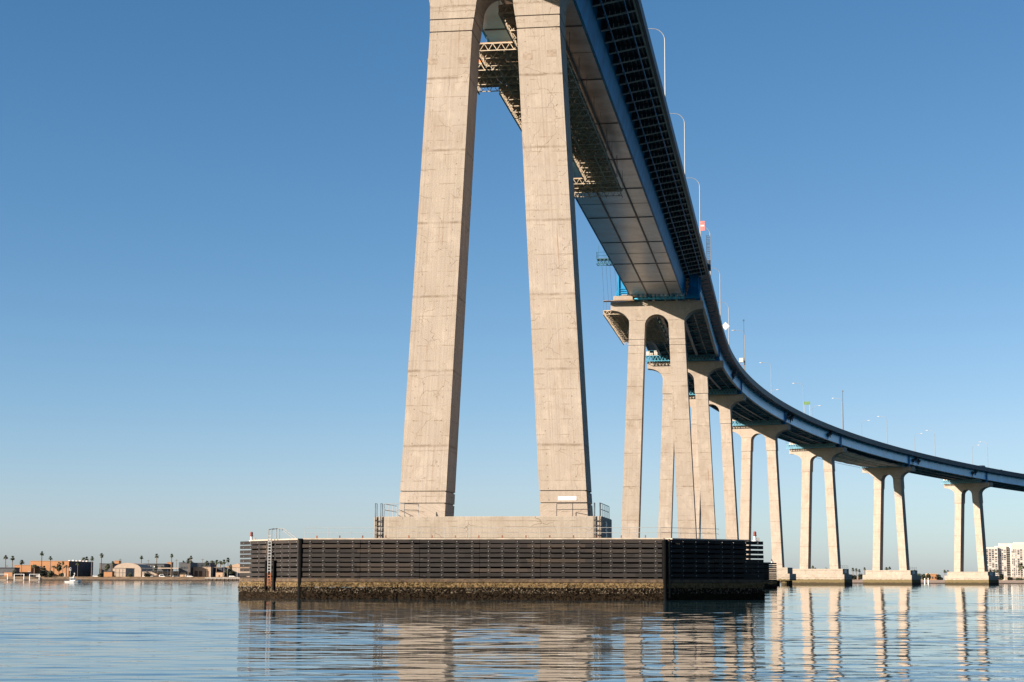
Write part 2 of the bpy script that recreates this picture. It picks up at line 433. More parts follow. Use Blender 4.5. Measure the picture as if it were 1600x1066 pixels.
mb = MB(); rail_run(mb, [(5.6, -3.1, 6.68), (7.0, -3.85, 6.68), (8.5, -3.85, 6.68)]); rail_run(mb, [(9.28, -3.85, 6.68), (9.28, 3.0, 6.68)])
mb.build('railing', M['black'], pier1)
mb = MB(); mb.box(9.403, 9.45, -1.9, -0.7, 5.0, 6.3)
for k in range(4): mb.box(9.45, 9.50, -1.8, -0.8, 5.06 + k * 0.31, 5.28 + k * 0.31)
mb.build('side_panel', M['rail'], pier1)

# the piers beyond
def cfgN(base_half, width_b, deep, tipw, haunch):
    half_t = 3.72; wt = 2.95 if width_b > 3.0 else 2.7
    def prof(zb, zt):
        zc = zt - 6.2 if not haunch else zt - 7.7
        f = (zc - zb) / max(1.0, (zt - 4.1 - zb))
        ct = base_half + (half_t - base_half) * f; w = width_b + (wt - width_b) * f
        return [(zb, base_half - width_b / 2, base_half + width_b / 2), (zc, ct - w / 2, ct + w / 2)]
    def head(zb, zt):
        zc = zt - 6.2 if not haunch else zt - 7.7
        p = prof(zb, zt)[-1]; e = 0.0 if not haunch else 0.1
        return (zc, p[2] + e, p[1] - e, half_t + wt / 2 + e, half_t - wt / 2 - e, tipw, 1.6, zt - 4.6, 2.1, 2.6)
    def grooves(zb, zt): return [zt - 7.3, zt - 8.4] if not haunch else []
    return dict(c=0.45, d=deep, hd=deep + (0.0 if not haunch else 0.35), prof=prof, head=head, grooves=grooves, plinths=(), ph=1.0)
PIERS = [(2, 190.05, 5.2, 54.05, cfgN(5.55, 3.3, 3.8, 8.75, False), 'concrete pier carrying the end of the box girder, second from the camera'),
         (3, 278.87, 5.2, 53.3, cfgN(5.5, 3.1, 2.9, 9.0, True), 'slim concrete pier third from the camera, one leg between the second pier legs'),
         (4, 333.54, 5.2, 50.75, cfgN(5.45, 3.0, 2.8, 9.0, True), 'slim concrete pier fourth from the camera, its left leg hidden behind a nearer leg'),
         (5, 397.16, 5.3, 47.8, cfgN(5.2, 2.95, 2.7, 9.2, True), 'concrete pier whose footing shows just right of the dark fender'),
         (6, 458.14, 5.3, 44.95, cfgN(5.2, 2.9, 2.65, 9.5, True), 'two-legged concrete pier at the left end of the cream tarpaulins'),
         (7, 521.28, 5.2, 41.95, cfgN(5.2, 2.8, 2.6, 9.6, True), 'two-legged concrete pier at the right end of the cream tarpaulins'),
         (8, 584.98, 5.0, 38.95, cfgN(5.2, 2.75, 2.6, 9.7, True), 'farthest two-legged concrete pier, beside the white apartment tower')]
PR = {1: pier1}
for idx, s, zb, zt, cfg, lab in PIERS:
    r = make_pier(idx, s, zb - 0.05, zt, cfg, lab); PR[idx] = r
    mb = MB(); mb.box(-8.2, 9.1, -2.7, 3.2, 3.4, zb); mb.build('footing', M['conc_low'], r, bevel=0.05)
    mb = MB(); mb.box(-9.0, 9.9, -3.6, 4.2, -0.5, 3.5) if idx != 5 else mb.box(-9.0, 9.9, -3.6, 4.2, 1.5, 3.5)
    mb.build('footing_base', M['conc_tide'], r, bevel=0.06)
    if idx == 5:
        for px in (-7, -3.2, 0.5, 4.2, 8.0):
            for py in (-1.8, 2.4):
                mb = MB(); mb.lathe((px, py, 0), [(1.15, -1), (1.15, 1.48)], 14); mb.build('pile', M['conc_tide'], r)
    if idx >= 6:
        mb = MB(); mb.box(9.103, 9.16, -1.2, 1.0, zb - 1.35, zb - 0.25); mb.build('side_panel', M['rail'], r)
        mb = MB(); rail_run(mb, [(7.6, -2.5, zb), (8.9, -2.5, zb), (8.9, 3.0, zb)], sp=1.6); mb.build('railing', M['black'], r)

# ------------------------------------------------------------------ timber fenders
def fender(root, full=True):
    A = Vector((-22.2, 0.7, 0)); B = Vector((-14.8, -6.6, 0)); Cc = Vector((14.5, -6.6, 0)); D = Vector((22.2, 0.9, 0))
    segs = [('front', B, Cc), ('left', A, B), ('right', Cc, D)]
    for nm, p, q in segs:
        d = (q - p); L = d.length; d.normalize(); n = Vector((d.y, -d.x, 0))     # n points outward
        mb = MB(); bl = MB(); sp = MB(); back = MB(); tan = MB(); och = MB(); base = MB()
        nb = max(1, int(round(L / 4.62))); pl = L / nb
        cols = []
        for j in range(nb):
            for k in range(4): cols.append(j * pl + pl * (k + 0.5) / 4 + (0.12 if k == 0 else 0))
        free0 = 1.15 if nm == 'left' else 0.0; free1 = 1.25 if nm == 'right' else 0.0
        for r in range(9):
            zt = 4.76 - 0.38 * r; hh = 0.272
            if r == 8: hh = 0.24
            for j in range(nb):
                t0 = j * pl + 0.015 + (0.08 if j == 0 and nm != 'left' else 0); t1 = (j + 1) * pl - 0.015 - (0.12 if j == nb - 1 and nm != 'right' else 0)
                w = random.uniform(-0.022, 0.022); o = random.uniform(-0.03, 0.03)
                P = p + d * (t0 + t1) / 2 + n * (o - 0.13) + Vector((0, 0, zt - hh / 2 + w))
                mb.obox(P, d * (t1 - t0) / 2, n * 0.13, Vector((0, 0, hh / 2)))
        for t in cols:
            for r in range(8):
                zt = 4.76 - 0.38 * r
                wd = random.uniform(0.09, 0.14)
                if t > free0 and t < L - free1:
                    sp.obox(p + d * t + n * -0.17 + Vector((0, 0, zt - 0.326)), d * wd, n * 0.12, Vector((0, 0, 0.06)))
                if full and (r < 7 or random.random() < 0.4) and random.random() < 0.93:
                    bl.obox(p + d * (t + random.uniform(-0.01, 0.01)) + n * 0.035 + Vector((0, 0, zt - 0.17)), d * 0.022, n * 0.03, Vector((0, 0, 0.027)))
            # soldier piles behind
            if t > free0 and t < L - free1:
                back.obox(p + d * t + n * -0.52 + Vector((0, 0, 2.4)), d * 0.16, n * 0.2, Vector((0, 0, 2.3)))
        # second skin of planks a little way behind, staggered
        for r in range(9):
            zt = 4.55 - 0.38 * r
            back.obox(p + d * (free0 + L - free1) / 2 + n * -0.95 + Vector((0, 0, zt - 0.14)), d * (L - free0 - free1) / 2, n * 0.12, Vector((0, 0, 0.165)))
        tan.obox(p + d * L / 2 + n * -0.10 + Vector((0, 0, 1.50)), d * (L / 2 - 0.05), n * 0.14, Vector((0, 0, 0.125)))
        och.obox(p + d * L / 2 + n * -0.08 + Vector((0, 0, 1.14)), d * (L / 2 - 0.05), n * 0.15, Vector((0, 0, 0.19)))
        base.obox(p + d * L / 2 + n * -0.14 + Vector((0, 0, 0.12)), d * (L / 2), n * 0.2, Vector((0, 0, 0.80)))
        mb.build('plank_wall', M['timber'], root); tag(sp.build('spacer_blocks', M['timber'], root), kind='stuff'); back.build('backing_timbers', M['pile'], root)
        if full: tag(bl.build('bolt_heads', M['rail'], root), kind='stuff')
        tan.build('waler', M['tan_timber'], root); och.build('waler', M['ochre'], root); base.build('base_timbers', M['weed'], root)
        # clumps of mussels, barnacles and weed
        for mname, z0, z1, cnt, sz in (('ochre', 0.95, 1.34, 70, 0.05), ('shell', 0.5, 0.94, 34, 0.055), ('weed', -0.05, 0.96, 90, 0.075), ('ochre', 1.3, 1.62, 16, 0.035), ('weed', 0.85, 1.22, 22, 0.05)):
            g_ = MB()
            for _ in range(int(cnt * L * (1.0 if full else 0.4))):
                t = random.uniform(0.02, L - 0.02); z = random.uniform(z0, z1); s_ = sz * random.uniform(0.5, 1.25)
                P = p + d * t + n * (0.06 + random.uniform(-0.02, 0.05)) + Vector((0, 0, z))
                dx = d * s_ * random.uniform(0.6, 1.3); up = Vector((0, 0, s_ * random.uniform(0.7, 1.4))); ou = n * s_ * random.uniform(0.5, 1.1)
                b = g_.pts([P - dx - up * .5, P + dx - up * .4, P + up * .7 + dx * random.uniform(-.5, .5), P + ou + up * random.uniform(-.2, .3)])
                for f in ((0, 1, 3), (1, 2, 3), (2, 0, 3)): g_.face([b + i for i in f])
            tag(g_.build('marine_growth', M[mname], root), kind='stuff')
        # walkway along the top
        wk = MB(); wk.obox(p + d * L / 2 + n * -0.95 + Vector((0, 0, 4.82)), d * (L / 2 - (1.2 if nm != 'front' else 0.0)), n * 0.62, Vector((0, 0, 0.05)))
        wk.build('walkway', M['curb'], root)
        if nm != 'front': 
            continue
        # stub bolts and handrail on the front walkway
        for k in range(int(L / 1.92)):
            st = MB(); st.obox(p + d * (0.9 + 1.92 * k) + n * -1.4 + Vector((0, 0, 4.99)), d * 0.045, n * 0.045, Vector((0, 0, 0.12)))
            st.build('stub_post', M['rust'], root)
    # corner piles
    for P, z in ((B, 5.02), (Cc, 4.9)):
        mb = MB(); mb.lathe((P.x + (-0.08 if P is B else 0.08), P.y + 0.1, 0), [(0.2, -1.5), (0.2, z - 0.25), (0.17, z - 0.2)], 12)
        mb.build('corner_pile', M['pile'], root)
    mb = MB(); mb.lathe((Cc.x + 0.42, Cc.y + 0.25, 0), [(0.07, 0.2), (0.07, 4.8)], 8); mb.build('mooring_pole', M['tan_timber'], root)
    if full:
        mb = MB(); rail_run(mb, [(-14.9, -5.2, 4.87), (14.2, -5.2, 4.87), (18.6, -0.9, 4.87)], rails=(0.45, 0.85), h=0.85, r=0.017, sp=1.9)
        mb.build('railing', M['rail'], root)
        # access ladder with tall hoops on the left wing, two black guard timbers beside it
        t = 0.535; P = A + (B - A) * t; d = (B - A).normalized(); n = Vector((d.y, -d.x, 0))
        mb = MB(); q = P + n * 0.22
        for sx in (-0.26, 0.26):
            mb.beam(q + d * sx + Vector((0, 0, 2.1)), q + d * sx + Vector((0, 0, 5.65)), 0.09, 0.07)
            mb.tube([q + d * sx + Vector((0, 0, 5.65)), q + d * sx - n * 0.55 + Vector((0, 0, 5.75)), q + d * sx - n * 0.9 + d * 0.5 + Vector((0, 0, 5.72)), q + d * sx - n * 1.3 + d * 1.9 + Vector((0, 0, 4.9))], 0.035, 6)
            mb.tube([q + d * sx - n * 0.75 + Vector((0, 0, 4.85)), q + d * sx - n * 0.75 + Vector((0, 0, 5.7))], 0.03, 6)
        for k in range(13):
            z = 2.25 + k * 0.24; mb.beam(q - d * 0.26 + Vector((0, 0, z)), q + d * 0.26 + Vector((0, 0, z)), 0.05, 0.05)
        ld = mb.build('access_ladder', M['lamp'], root)
        mb = MB()
        for sx in (-0.26, 0.26): mb.beam(q + d * sx + Vector((0, 0, 1.0)), q + d * sx + Vector((0, 0, 2.1)), 0.1, 0.08)
        for k in range(4): mb.beam(q - d * 0.26 + Vector((0, 0, 1.15 + k * 0.24)), q + d * 0.26 + Vector((0, 0, 1.15 + k * 0.24)), 0.06, 0.05)
        tag(mb.build('ladder_foot', M['rust'], ld), 'rusted lower end of the ladder')
        for sx in (-0.62, 0.72):
            mb = MB(); mb.obox(P + n * 0.12 + d * sx + Vector((0, 0, 1.9)), d * 0.11, n * 0.14, Vector((0, 0, 1.2))); mb.build('guard_timber', M['pile'], root)
        # pale things behind the gaps of the left wing
 
        for k in range(7):
            zc = random.choice((4.36, 3.98, 3.6)); mb = MB()
            PP = A + d * random.uniform(1.6, 9.2) + n * -0.55 + Vector((0, 0, zc)); mb.obox(PP, d * random.uniform(0.1, 0.3), n * 0.04, Vector((0, 0, 0.08)))
            mb.build('inner_brace', M['rail'], root)
x, y, a, h = frame(0)
fen = empty('timber_fender', (x, y, 0), -a, 'long dark plank fender with wing ends around the near pier', 'pier fender', 'timber fenders in the water')
fender(fen, True)
x, y, a, h = frame(190)
fen2 = empty('timber_fender', (x, y, 0), -a, 'farther dark plank fender, only its slatted end showing right of the near fender', 'pier fender', 'timber fenders in the water')
fender(fen2, False)

# red topped beacons on the wings of the near fender, and one on the far fender
def beacon(root, px, py, z, label, sc=1.0):
    Mx = root.matrix_basis
    p = Matrix.Translation(root.location) @ Matrix.Rotation(root.rotation_euler.z, 4, 'Z') @ Vector((px, py, z))
    e = empty('beacon_light', p, 0, label, 'beacon light', 'red topped beacons on the fenders')
    mb = MB(); mb.lathe((0, 0, 0), [(0.2, 0), (0.2, 0.06), (0.1, 0.08), (0.1, 0.42 * sc)], 10); mb.build('post', M['railw'], e)
    mb = MB(); mb.lathe((0, 0, 0.42 * sc), [(0.15, 0), (0.15, 0.08), (0.12, 0.1), (0.13, 0.3), (0.08, 0.38)], 10); mb.build('lantern', M['red'], e)
    mb = MB(); mb.box(0.13, 0.36, -0.1, 0.1, 0.0, 0.3); mb.build('battery_box', M['rail'], e)
beacon(fen, -21.1, 0.3, 4.76, 'red topped beacon light on the left end of the near fender')
beacon(fen, 21.5, 0.9, 4.76, 'red topped beacon light on the dark right end of the near fender')
beacon(fen2, 21.3, 0.6, 4.76, 'small beacon light on the end of the farther fender', 0.8)

# ------------------------------------------------------------------ box girder span
BOX0, BOX1 = -175.0, 189.2
box = empty('box_girder_span', PT(0, 0, 0) * 1.0, 0, 'deep blue box girder road deck passing overhead to the second pier', 'bridge deck')
def keep(o):                      # world-space mesh parented to an Empty that is not at the origin
    o.matrix_parent_inverse = Matrix.Translation(o.parent.location).inverted(); return o
keep(swept('deck_slab', M['dark'], box, BOX0, BOX1, [rect(-6.0, 10.03, -0.34, -0.06)], 20))
keep(swept('roadway', M['asphalt'], box, BOX0, BOX1, [rect(-5.7, 9.9, -0.056, 0.0)], 20))
BAR_R = [(10.04, -0.62), (10.40, -0.62), (10.40, 0.02), (10.30, 0.06), (10.30, 0.99), (10.04, 0.99)]
keep(swept('barrier', M['barrier'], box, BOX0, BOX1, [BAR_R], 20))
keep(swept('barrier', M['barrier'], box, BOX0, BOX1, [[(-x + 4.0, z) for x, z in BAR_R][::-1]], 20))
keep(swept('fascia_strip', M['flange'], box, BOX0, BOX1, [rect(9.86, 10.03, -0.66, -0.36)], 20))
ZB = -4.42
keep(swept('soffit_plate', M['soffit'], box, BOX0, BOX1, [rect(-1.15, 5.47, ZB, ZB + 0.06)], 20))
keep(swept('soffit_plate', M['soffit_blue'], box, BOX0, BOX1, [rect(-4.42, -1.152, ZB, ZB + 0.06)], 20))
def slab(w0, z0, w1, z1, t=0.06): return [(w0, z0), (w0 + t, z0), (w1 + t, z1), (w1, z1)]
keep(swept('web', M['blue'], box, BOX0, BOX1, [slab(5.36, ZB + 0.062, 6.05, -0.36)], 20))
keep(swept('web', M['blue'], box, BOX0, BOX1, [slab(-4.36, ZB + 0.062, -5.0, -0.36)], 20))
for w in (-1.15, 2.95):
    keep(swept('soffit_rib', M['dark'], box, BOX0, BOX1, [rect(w - 0.10, w + 0.10, ZB - 0.16, ZB - 0.002)], 20))
keep(swept('soffit_rib', M['blue'], box, BOX0, BOX1, [rect(-4.62, -4.42, ZB - 0.05, ZB + 0.25)], 20))
keep(swept('soffit_rib', M['blue'], box, BOX0, BOX1, [rect(5.32, 5.6, ZB - 0.03, ZB - 0.004)], 20))
# transverse splice strips under the box
for s in (0, 19, 38, 57, 75.5, 93, 113, 133, 153, 172):
    mb = MB(); sweep(mb, s - 0.14, s + 0.14, rect(-4.3, 5.3, ZB - 0.07, ZB - 0.006), 1); keep(mb.build('splice_plate', M['dark'], box))
for s in (28, 66, 103, 143):
    mb = MB(); sweep(mb, s - 0.03, s + 0.03, rect(-4.3, 5.3, ZB - 0.03, ZB - 0.006), 1); keep(mb.build('weld_strip', M['dark'], box))
# longitudinal ribs under the overhangs and the service pipes
mbR = MB()
for w in (6.75, 7.3, 7.85, 8.4, 8.95, 9.5): sweep(mbR, BOX0, BOX1, rect(w - 0.05, w + 0.05, -0.68, -0.345), 20)
keep(mbR.build('deck_ribs', M['dark'], box))
mbR = MB()
for w in (-5.4,): sweep(mbR, BOX0, BOX1, rect(w - 0.05, w + 0.05, -0.68, -0.345), 20)
keep(mbR.build('deck_ribs', M['dark'], box))
for w, z in ((6.95, -1.32), (9.1, -1.0)):
    mb = MB(); mb.tube([PT(s, w, z) for s in (BOX0, 0, BOX1)], 0.075, 6); keep(mb.build('service_pipe', M['blue'], box))
# brackets every 4.13 m
def bracket_mesh(side):
    mb = MB()
    if side > 0: w0, w1 = 6.0, 9.85
    else: w0, w1 = -4.95, -5.9
    za, zb_ = -1.42, -0.75
    a = mb.pts([(w0, -0.02, -0.36), (w1, -0.02, -0.36), (w1, -0.02, zb_), (w0, -0.02, za)])
    b = mb.pts([(w0, 0.02, -0.36), (w1, 0.02, -0.36), (w1, 0.02, zb_), (w0, 0.02, za)])
    mb.face([a, a + 1, a + 2, a + 3]); mb.face([b + 3, b + 2, b + 1, b])
    mb.cur = 1
    mb.obox(((w0 + w1) / 2, 0, (za + zb_) / 2 - 0.04), Vector((w1 - w0, 0, zb_ - za)) / 2, (0, 0.15, 0), (0, 0, 0.05))
    mb.cur = 2
    k = w0 + (0.75 if side > 0 else -0.4)
    for i in range(6 if side > 0 else 1):      # stiffener knees below each deck rib
        wk = k + side * 0.55 * i
        zk = za + (zb_ - za) * (wk - w0) / (w1 - w0)
        mb.box(wk - 0.04, wk + 0.04, -0.03, 0.05, zk + 0.03, -0.69)
    return mb
protoB = None
for side in (1, -1):
    o0 = None
    for k in range(-6, 46):
        s = 1.6 + 4.13 * k
        if s > BOX1 - 1: break
        if side < 0 and (k < 0 or k % 1): continue
        x, y, a, h = frame(s)
        if o0 is None: o = o0 = bracket_mesh(side).build('bracket', [M['dark'], M['flange'], M['flange']], box)
        else: o = o0.copy(); C.objects.link(o)
        o.matrix_parent_inverse = Matrix.Translation(box.location).inverted()
        o.location = (x, y, h); o.rotation_euler = (0, 0, -a)
# end frames standing on the second pier
x, y, a, h = frame(187.6)
for w, sgn, mname in ((-6.2, -1, 'bright_blue'), (7.4, 1, 'blue')):
    mb = MB()
    mb.prism_y([(w - 1.35, -5.2), (w + 1.35, -5.2), (w + 1.15, -3.6), (w + 1.0, -0.4), (w - 0.7, -0.4), (w - 0.75, -3.2)], -0.35, 0.35)
    for k in range(5): mb.box(w - 0.95 + 0.1 * k, w + 1.1 - 0.06 * k, -0.55, -0.352, -4.9 + 0.42 * k, -4.84 + 0.42 * k)
    mb.box(w - 0.5, w - 0.38, -0.6, -0.352, -5.0, -0.6)
    o = mb.build('bearing_frame', M[mname], box); o.matrix_parent_inverse = Matrix.Translation(box.location).inverted(); o.location = (x, y, h); o.rotation_euler = (0, 0, -a)
mb = MB(); mb.box(-4.9, 6.0, 0.9, 1.0, -4.3, -0.4)
for w in (-3.2, -1.2, 0.8, 2.9, 4.6): mb.box(w - 0.06, w + 0.06, 0.6, 0.898, -5.2, -0.5)
o = mb.build('end_diaphragm', M['blue'], box); o.matrix_parent_inverse = Matrix.Translation(box.location).inverted(); o.location = (x, y, h); o.rotation_euler = (0, 0, -a)

# ------------------------------------------------------------------ plate girder deck on the curve
AP0, AP1 = 189.5, 790.0
app = empty('plate_girder_deck', PT(AP0, 0, 0), 0, 'long curving road deck on pale blue plate girders sweeping away to the right', 'bridge deck')
keep(swept('deck_slab', M['dark'], app, AP0, AP1, [rect(-6.0, 10.03, -0.34, -0.06)], 4))
keep(swept('roadway', M['asphalt'], app, AP0, AP1, [rect(-5.7, 9.9, -0.056, 0.0)], 4))
keep(swept('barrier', M['barrier'], app, AP0, AP1, [BAR_R], 4))
keep(swept('barrier', M['barrier'], app, AP0, AP1, [[(-x + 4.0, z) for x, z in BAR_R][::-1]], 4))
GW = (-5.2, -1.0, 3.5, 8.2)
for w in GW:
    mb = MB(); mb.cur = 0; sweep(mb, AP0, AP1, rect(w - 0.03, w + 0.03, -3.45, -0.36), 4)
    mb.cur = 1; sweep(mb, AP0, AP1, rect(w - 0.3, w + 0.3, -3.52, -3.452), 4)
    mb.cur = 0
    if w > 8:
        for q in range(int((AP1 - AP0) / 2.4)):     # web stiffeners stand out from the outer face
            s = AP0 + 1 + 2.4 * q; a_ = PT(s, w + 0.031, -3.45); b_ = PT(s, w + 0.031, -0.4)
            mb.beam(a_, b_, 0.03, 0.10 if q % 7 else 0.16, up=PT(s + 1, w, -2) - PT(s, w, -2))
    keep(mb.build('plate_girder', [M['fascia'] if w > 8 else M['teal'], M['flange'] if w > 8 else M['inner_flange']], app))
for w in (-3.1, 1.2, 5.8):
    mb = MB(); mb.tube([PT(s, w, -3.2) for s in range(192, 600, 6)], 0.09, 5); keep(mb.build('bottom_stringer', M['flange'], app))
# cross frames
def cross_mesh():
    mb = MB()
    for a_, b_ in zip(GW[:-1], GW[1:]):
        a1, b1 = a_ + 0.05, b_ - 0.05; c1 = (a1 + b1) / 2
        mb.beam((a1, 0, -3.2), (b1, 0, -3.2), 0.16, 0.16); mb.beam((a1, 0, -0.7), (b1, 0, -0.7), 0.16, 0.16)
        mb.beam((a1, 0, -0.8), (c1, 0, -3.1), 0.13, 0.13); mb.beam((b1, 0, -0.8), (c1, 0, -3.1), 0.13, 0.13)
    mb.beam((8.25, 0, -0.9), (9.9, 0, -0.55), 0.12, 0.16)
    return mb
o0 = None; s = 194.0
while s < 640:
    x, y, a, h = frame(s)
    if o0 is None: o = o0 = cross_mesh().build('cross_frame', M['teal'], app)
    else: o = o0.copy(); C.objects.link(o)
    o.matrix_parent_inverse = Matrix.Translation(app.location).inverted()
    o.location = (x, y, h); o.rotation_euler = (0, 0, -a)
    s += 4.6
# lateral bracing in plan
for a_, b_ in ((GW[0], GW[1]), (GW[2], GW[3])):
    mb = MB(); s = 194.0; k = 0
    while s < 560:
        p, q = (a_, b_) if k % 2 else (b_, a_)
        mb.beam(PT(s, p, -3.3), PT(s + 4.6, q, -3.3), 0.12, 0.12); s += 4.6; k += 1
    keep(mb.build('lateral_bracing', M['teal'], app))
# heavy bearing stiffeners, bearings over each pier, dark clamps on the outer girder
for k_, sp_ in ((2, 191.0), (3, 278.87), (4, 333.54), (5, 397.16), (6, 458.14), (7, 521.28), (8, 584.98)):
    x, y, a, h = frame(sp_); zc = {2: 54.05, 3: 53.3, 4: 50.75, 5: 47.8, 6: 44.95, 7: 41.95, 8: 38.95}[k_] - h
    for w in GW:
        mb = MB(); mb.box(w - 0.4, w + 0.4, -0.35, 0.35, zc + 0.004, -3.525)
        if w > 8: mb.box(w + 0.14, w + 0.5, -0.22, 0.22, -3.45, -0.62)
        o = mb.build('bearing', M['blue'] if w > 8 else M['dark'], app); o.matrix_parent_inverse = Matrix.Translation(app.location).inverted(); o.location = (x, y, h); o.rotation_euler = (0, 0, -a)
def clamp_mesh(n):
    mb = MB()
    for k in range(n):
        y = (k - (n - 1) / 2) * 2.4; z = -1.9 + (0.35 if k % 2 else -0.25)
        mb.box(0.0, 0.25, y - 0.1, y + 0.1, z - 1.0, z + 1.0)
        mb.lathe((0.2, y, z + 0.25), [(0.05, -0.7), (0.75, -0.05), (0.75, 0.2), (0.05, 0.75)], 8)
        if k: mb.beam((0.15, y - 2.4, z), (0.15, y, z), 0.14)
    return mb
for s, n in ((318, 2), (402, 4), (446, 2), (527, 3), (575, 2)):
    x, y, a, h = frame(s); o = clamp_mesh(n).build('pipe_clamp', M['dark'], app); o.matrix_parent_inverse = Matrix.Translation(app.location).inverted()
    p = PT(s, 8.36, 0); o.location = p; o.rotation_euler = (0, 0, -a)

# ------------------------------------------------------------------ hanging scaffold platforms
def truss(mb, p, q, h=0.75, r=0.035, n=None):
    p = Vector(p); q = Vector(q); n = n or max(2, int(round((q - p).length / 0.8))); u = Vector((0, 0, h))
    mb.beam(p, q, r * 2.6); mb.beam(p + u, q + u, r * 2.6)
    for i in range(n):
        a = p + (q - p) * i / n; b = p + (q - p) * (i + 1) / n; m_ = (a + b) / 2
        mb.beam(a + u, m_, r * 1.8); mb.beam(m_, b + u, r * 1.8)
def scaffold(label, secs, z, hang_z, rods=True, edge=True):
    s0 = secs[0][0]
    root = empty('hanging_platform', PT(s0, 0, z), 0, label, 'scaffold platform', 'scaffold platforms hung under the bridge')
    for (a_, b_, w0, w1) in secs:
        mb = MB(); s = a_
        while s < b_ - 0.1:
            e = min(s + 1.28, b_); w = w0
            while w < w1 - 0.1:
                we = min(w + random.uniform(2.0, 3.2), w1)
                sweep(mb, s + 0.03, e - 0.03, rect(w + 0.04, we - 0.04, z - 0.05 + random.uniform(-.05, .04), z + 0.06), 3)
                w = we
            s = e
        keep(mb.build('deck_boards', M['timber_b'], root))
        s = a_; first = True
        while s < b_ + 0.1:
            mb = MB(); truss(mb, PT(s, w0, z - 0.75), PT(s, w1, z - 0.75), 0.68, 0.045 if first and a_ == secs[0][0] else 0.032)
            keep(mb.build('truss', M['lattice'], root)); s += 2.57; first = False
        mb = MB(); truss(mb, PT(a_, w0 - 0.03, z - 0.75), PT(b_, w0 - 0.03, z - 0.75), 0.68, 0.04)
        for w in (w0 + (w1 - w0) / 3, w0 + (w1 - w0) * 2 / 3, w1): mb.beam(PT(a_, w, z - 0.82), PT(b_, w, z - 0.82), 0.09)
        keep(mb.build('edge_truss', M['lattice'], root))
        if rods:
            mb = MB(); n = max(1, int((b_ - a_) / 6))
            for i in range(n + 1):
                for w in (w0, w1):
                    s = a_ + (b_ - a_) * i / n
                    mb = MB(); mb.tube([PT(s, w, z), PT(s, w, hang_z)], 0.025, 4); keep(mb.build('hanger_rod', M['dark'], root))
    return root
scaf = scaffold('large brown scaffold platform slung under the box girder behind the near pier', [(3.0, 14.0, -0.3, 4.0), (14.0, 20.5, -4.3, 3.9), (20.5, 29.2, -6.5, 3.9), (29.2, 59.0, -4.4, 3.8), (59.0, 73.0, -0.3, 3.7), (73.0, 81.5, -2.7, 3.6)], -7.3, -4.5)
scaf2 = scaffold('brown scaffold platform hung beyond the left end of the second pier crosshead', [(193.0, 238.0, -10.2, -0.6)], -6.4, -3.6)
e = empty('site_container', PT(22.6, -5.6, -7.23), -A_[0], 'orange sheeted box standing on the scaffold platform beside the left leg', 'site box')
mb = MB(); mb.box(-0.8, 0.9, -1.3, 1.3, 0.0, 0.95); mb.build('box_body', M['orange'], e, bevel=0.04)
mb = MB(); mb.box(-0.85, 0.95, -1.35, 1.35, 0.953, 1.0); mb.build('lid', M['canvas'], e)

def lattice_gantry(root, w0, w1, y0, y1, z, mat, rail_h=1.15, h=0.85):
    mb = MB()
    for yy in (y0, y1): truss(mb, (w0, yy, z - h), (w1, yy, z - h), h, 0.06)
    n = max(2, int((w1 - w0) / 1.6))
    for i in range(n + 1):
        w = w0 + (w1 - w0) * i / n; mb.beam((w, y0, z - h), (w, y1, z - h), 0.09); mb.beam((w, y0, z), (w, y1, z), 0.09)
    mb.build('lattice_frame', mat, root)
    mb = MB(); mb.box(w0, w1, y0, y1, z + 0.05, z + 0.11); mb.build('deck_boards', M['timber_b'], root)
    mb = MB(); rail_run(mb, [(w0, y1, z + .1), (w0, y0, z + .1), (w1, y0, z + .1), (w1, y1, z + .1)], h=rail_h, r=0.035, rails=(0.5, rail_h), sp=1.6); mb.build('railing', mat, root)
ZC = {2: 54.05, 3: 53.3, 4: 50.75, 5: 47.8, 6: 44.95, 7: 41.95, 8: 38.95}
SK = {2: 190.05, 3: 278.87, 4: 333.54, 5: 397.16, 6: 458.14, 7: 521.28, 8: 584.98}
ORD = {2: 'second', 3: 'third', 4: 'fourth', 5: 'fifth', 6: 'sixth', 7: 'seventh', 8: 'eighth'}
for k in SK:
    x, y, a, h = frame(SK[k] - (2.6 if k == 2 else 2.4))
    mat = M['bright_blue'] if k == 2 else M['teal']
    r = empty('work_platform', (x, y, ZC[k]), -a, 'blue lattice work platform along the crosshead top of the %s pier from the camera' % ORD[k], 'work platform', 'lattice work platforms on the pier heads')
    if k == 2: lattice_gantry(r, -3.6, 5.8, -0.9, 0.3, 1.15, M['platform_blue'])
    else:
        lattice_gantry(r, -9.4, 7.6, -0.9, 0.3, 1.25, M['teal'], h=1.2)
        mb = MB(); mb.box(-6.2, 7.4, 0.32, 0.40, 0.15, 2.5); mb.build('debris_netting', M['dark'], r)
    mb = MB()                                   # canvas bundles and planks left lying on it
    if k == 2:
        mb.box(-7.6, -3.9, -0.6, 0.6, 0.12, 0.95); mb.box(-6.0, -5.0, -0.65, 0.4, 0.953, 1.2)
    else:
        for i in range(5):
            w = -8.6 + i * 0.95 + random.uniform(-.2, .2); mb.box(w, w + 0.85, -0.5, 0.2, 1.365 + 0.002 * i, 1.7 + random.uniform(0, 1.0))
    mb.build('canvas_bundle', M['tan_block'] if k == 2 else M['canvas'], r, bevel=0.08)
    if k == 2:
        mb = MB()
        for i in range(6): mb.box(-9.6, -3.7, -0.75 + 0.25 * i, -0.53 + 0.25 * i, 0.03, 0.10)
        mb.build('plank_shelf', M['timber_b'], r)
        mb = MB()
        for w in (-9.4, -8.6, -7.9, -7.0): mb.tube([(w, -0.4, 0.1), (w - 0.4, -0.4, 6.8)], 0.02, 4)
        mb.build('hanger_cables', M['black'], r)
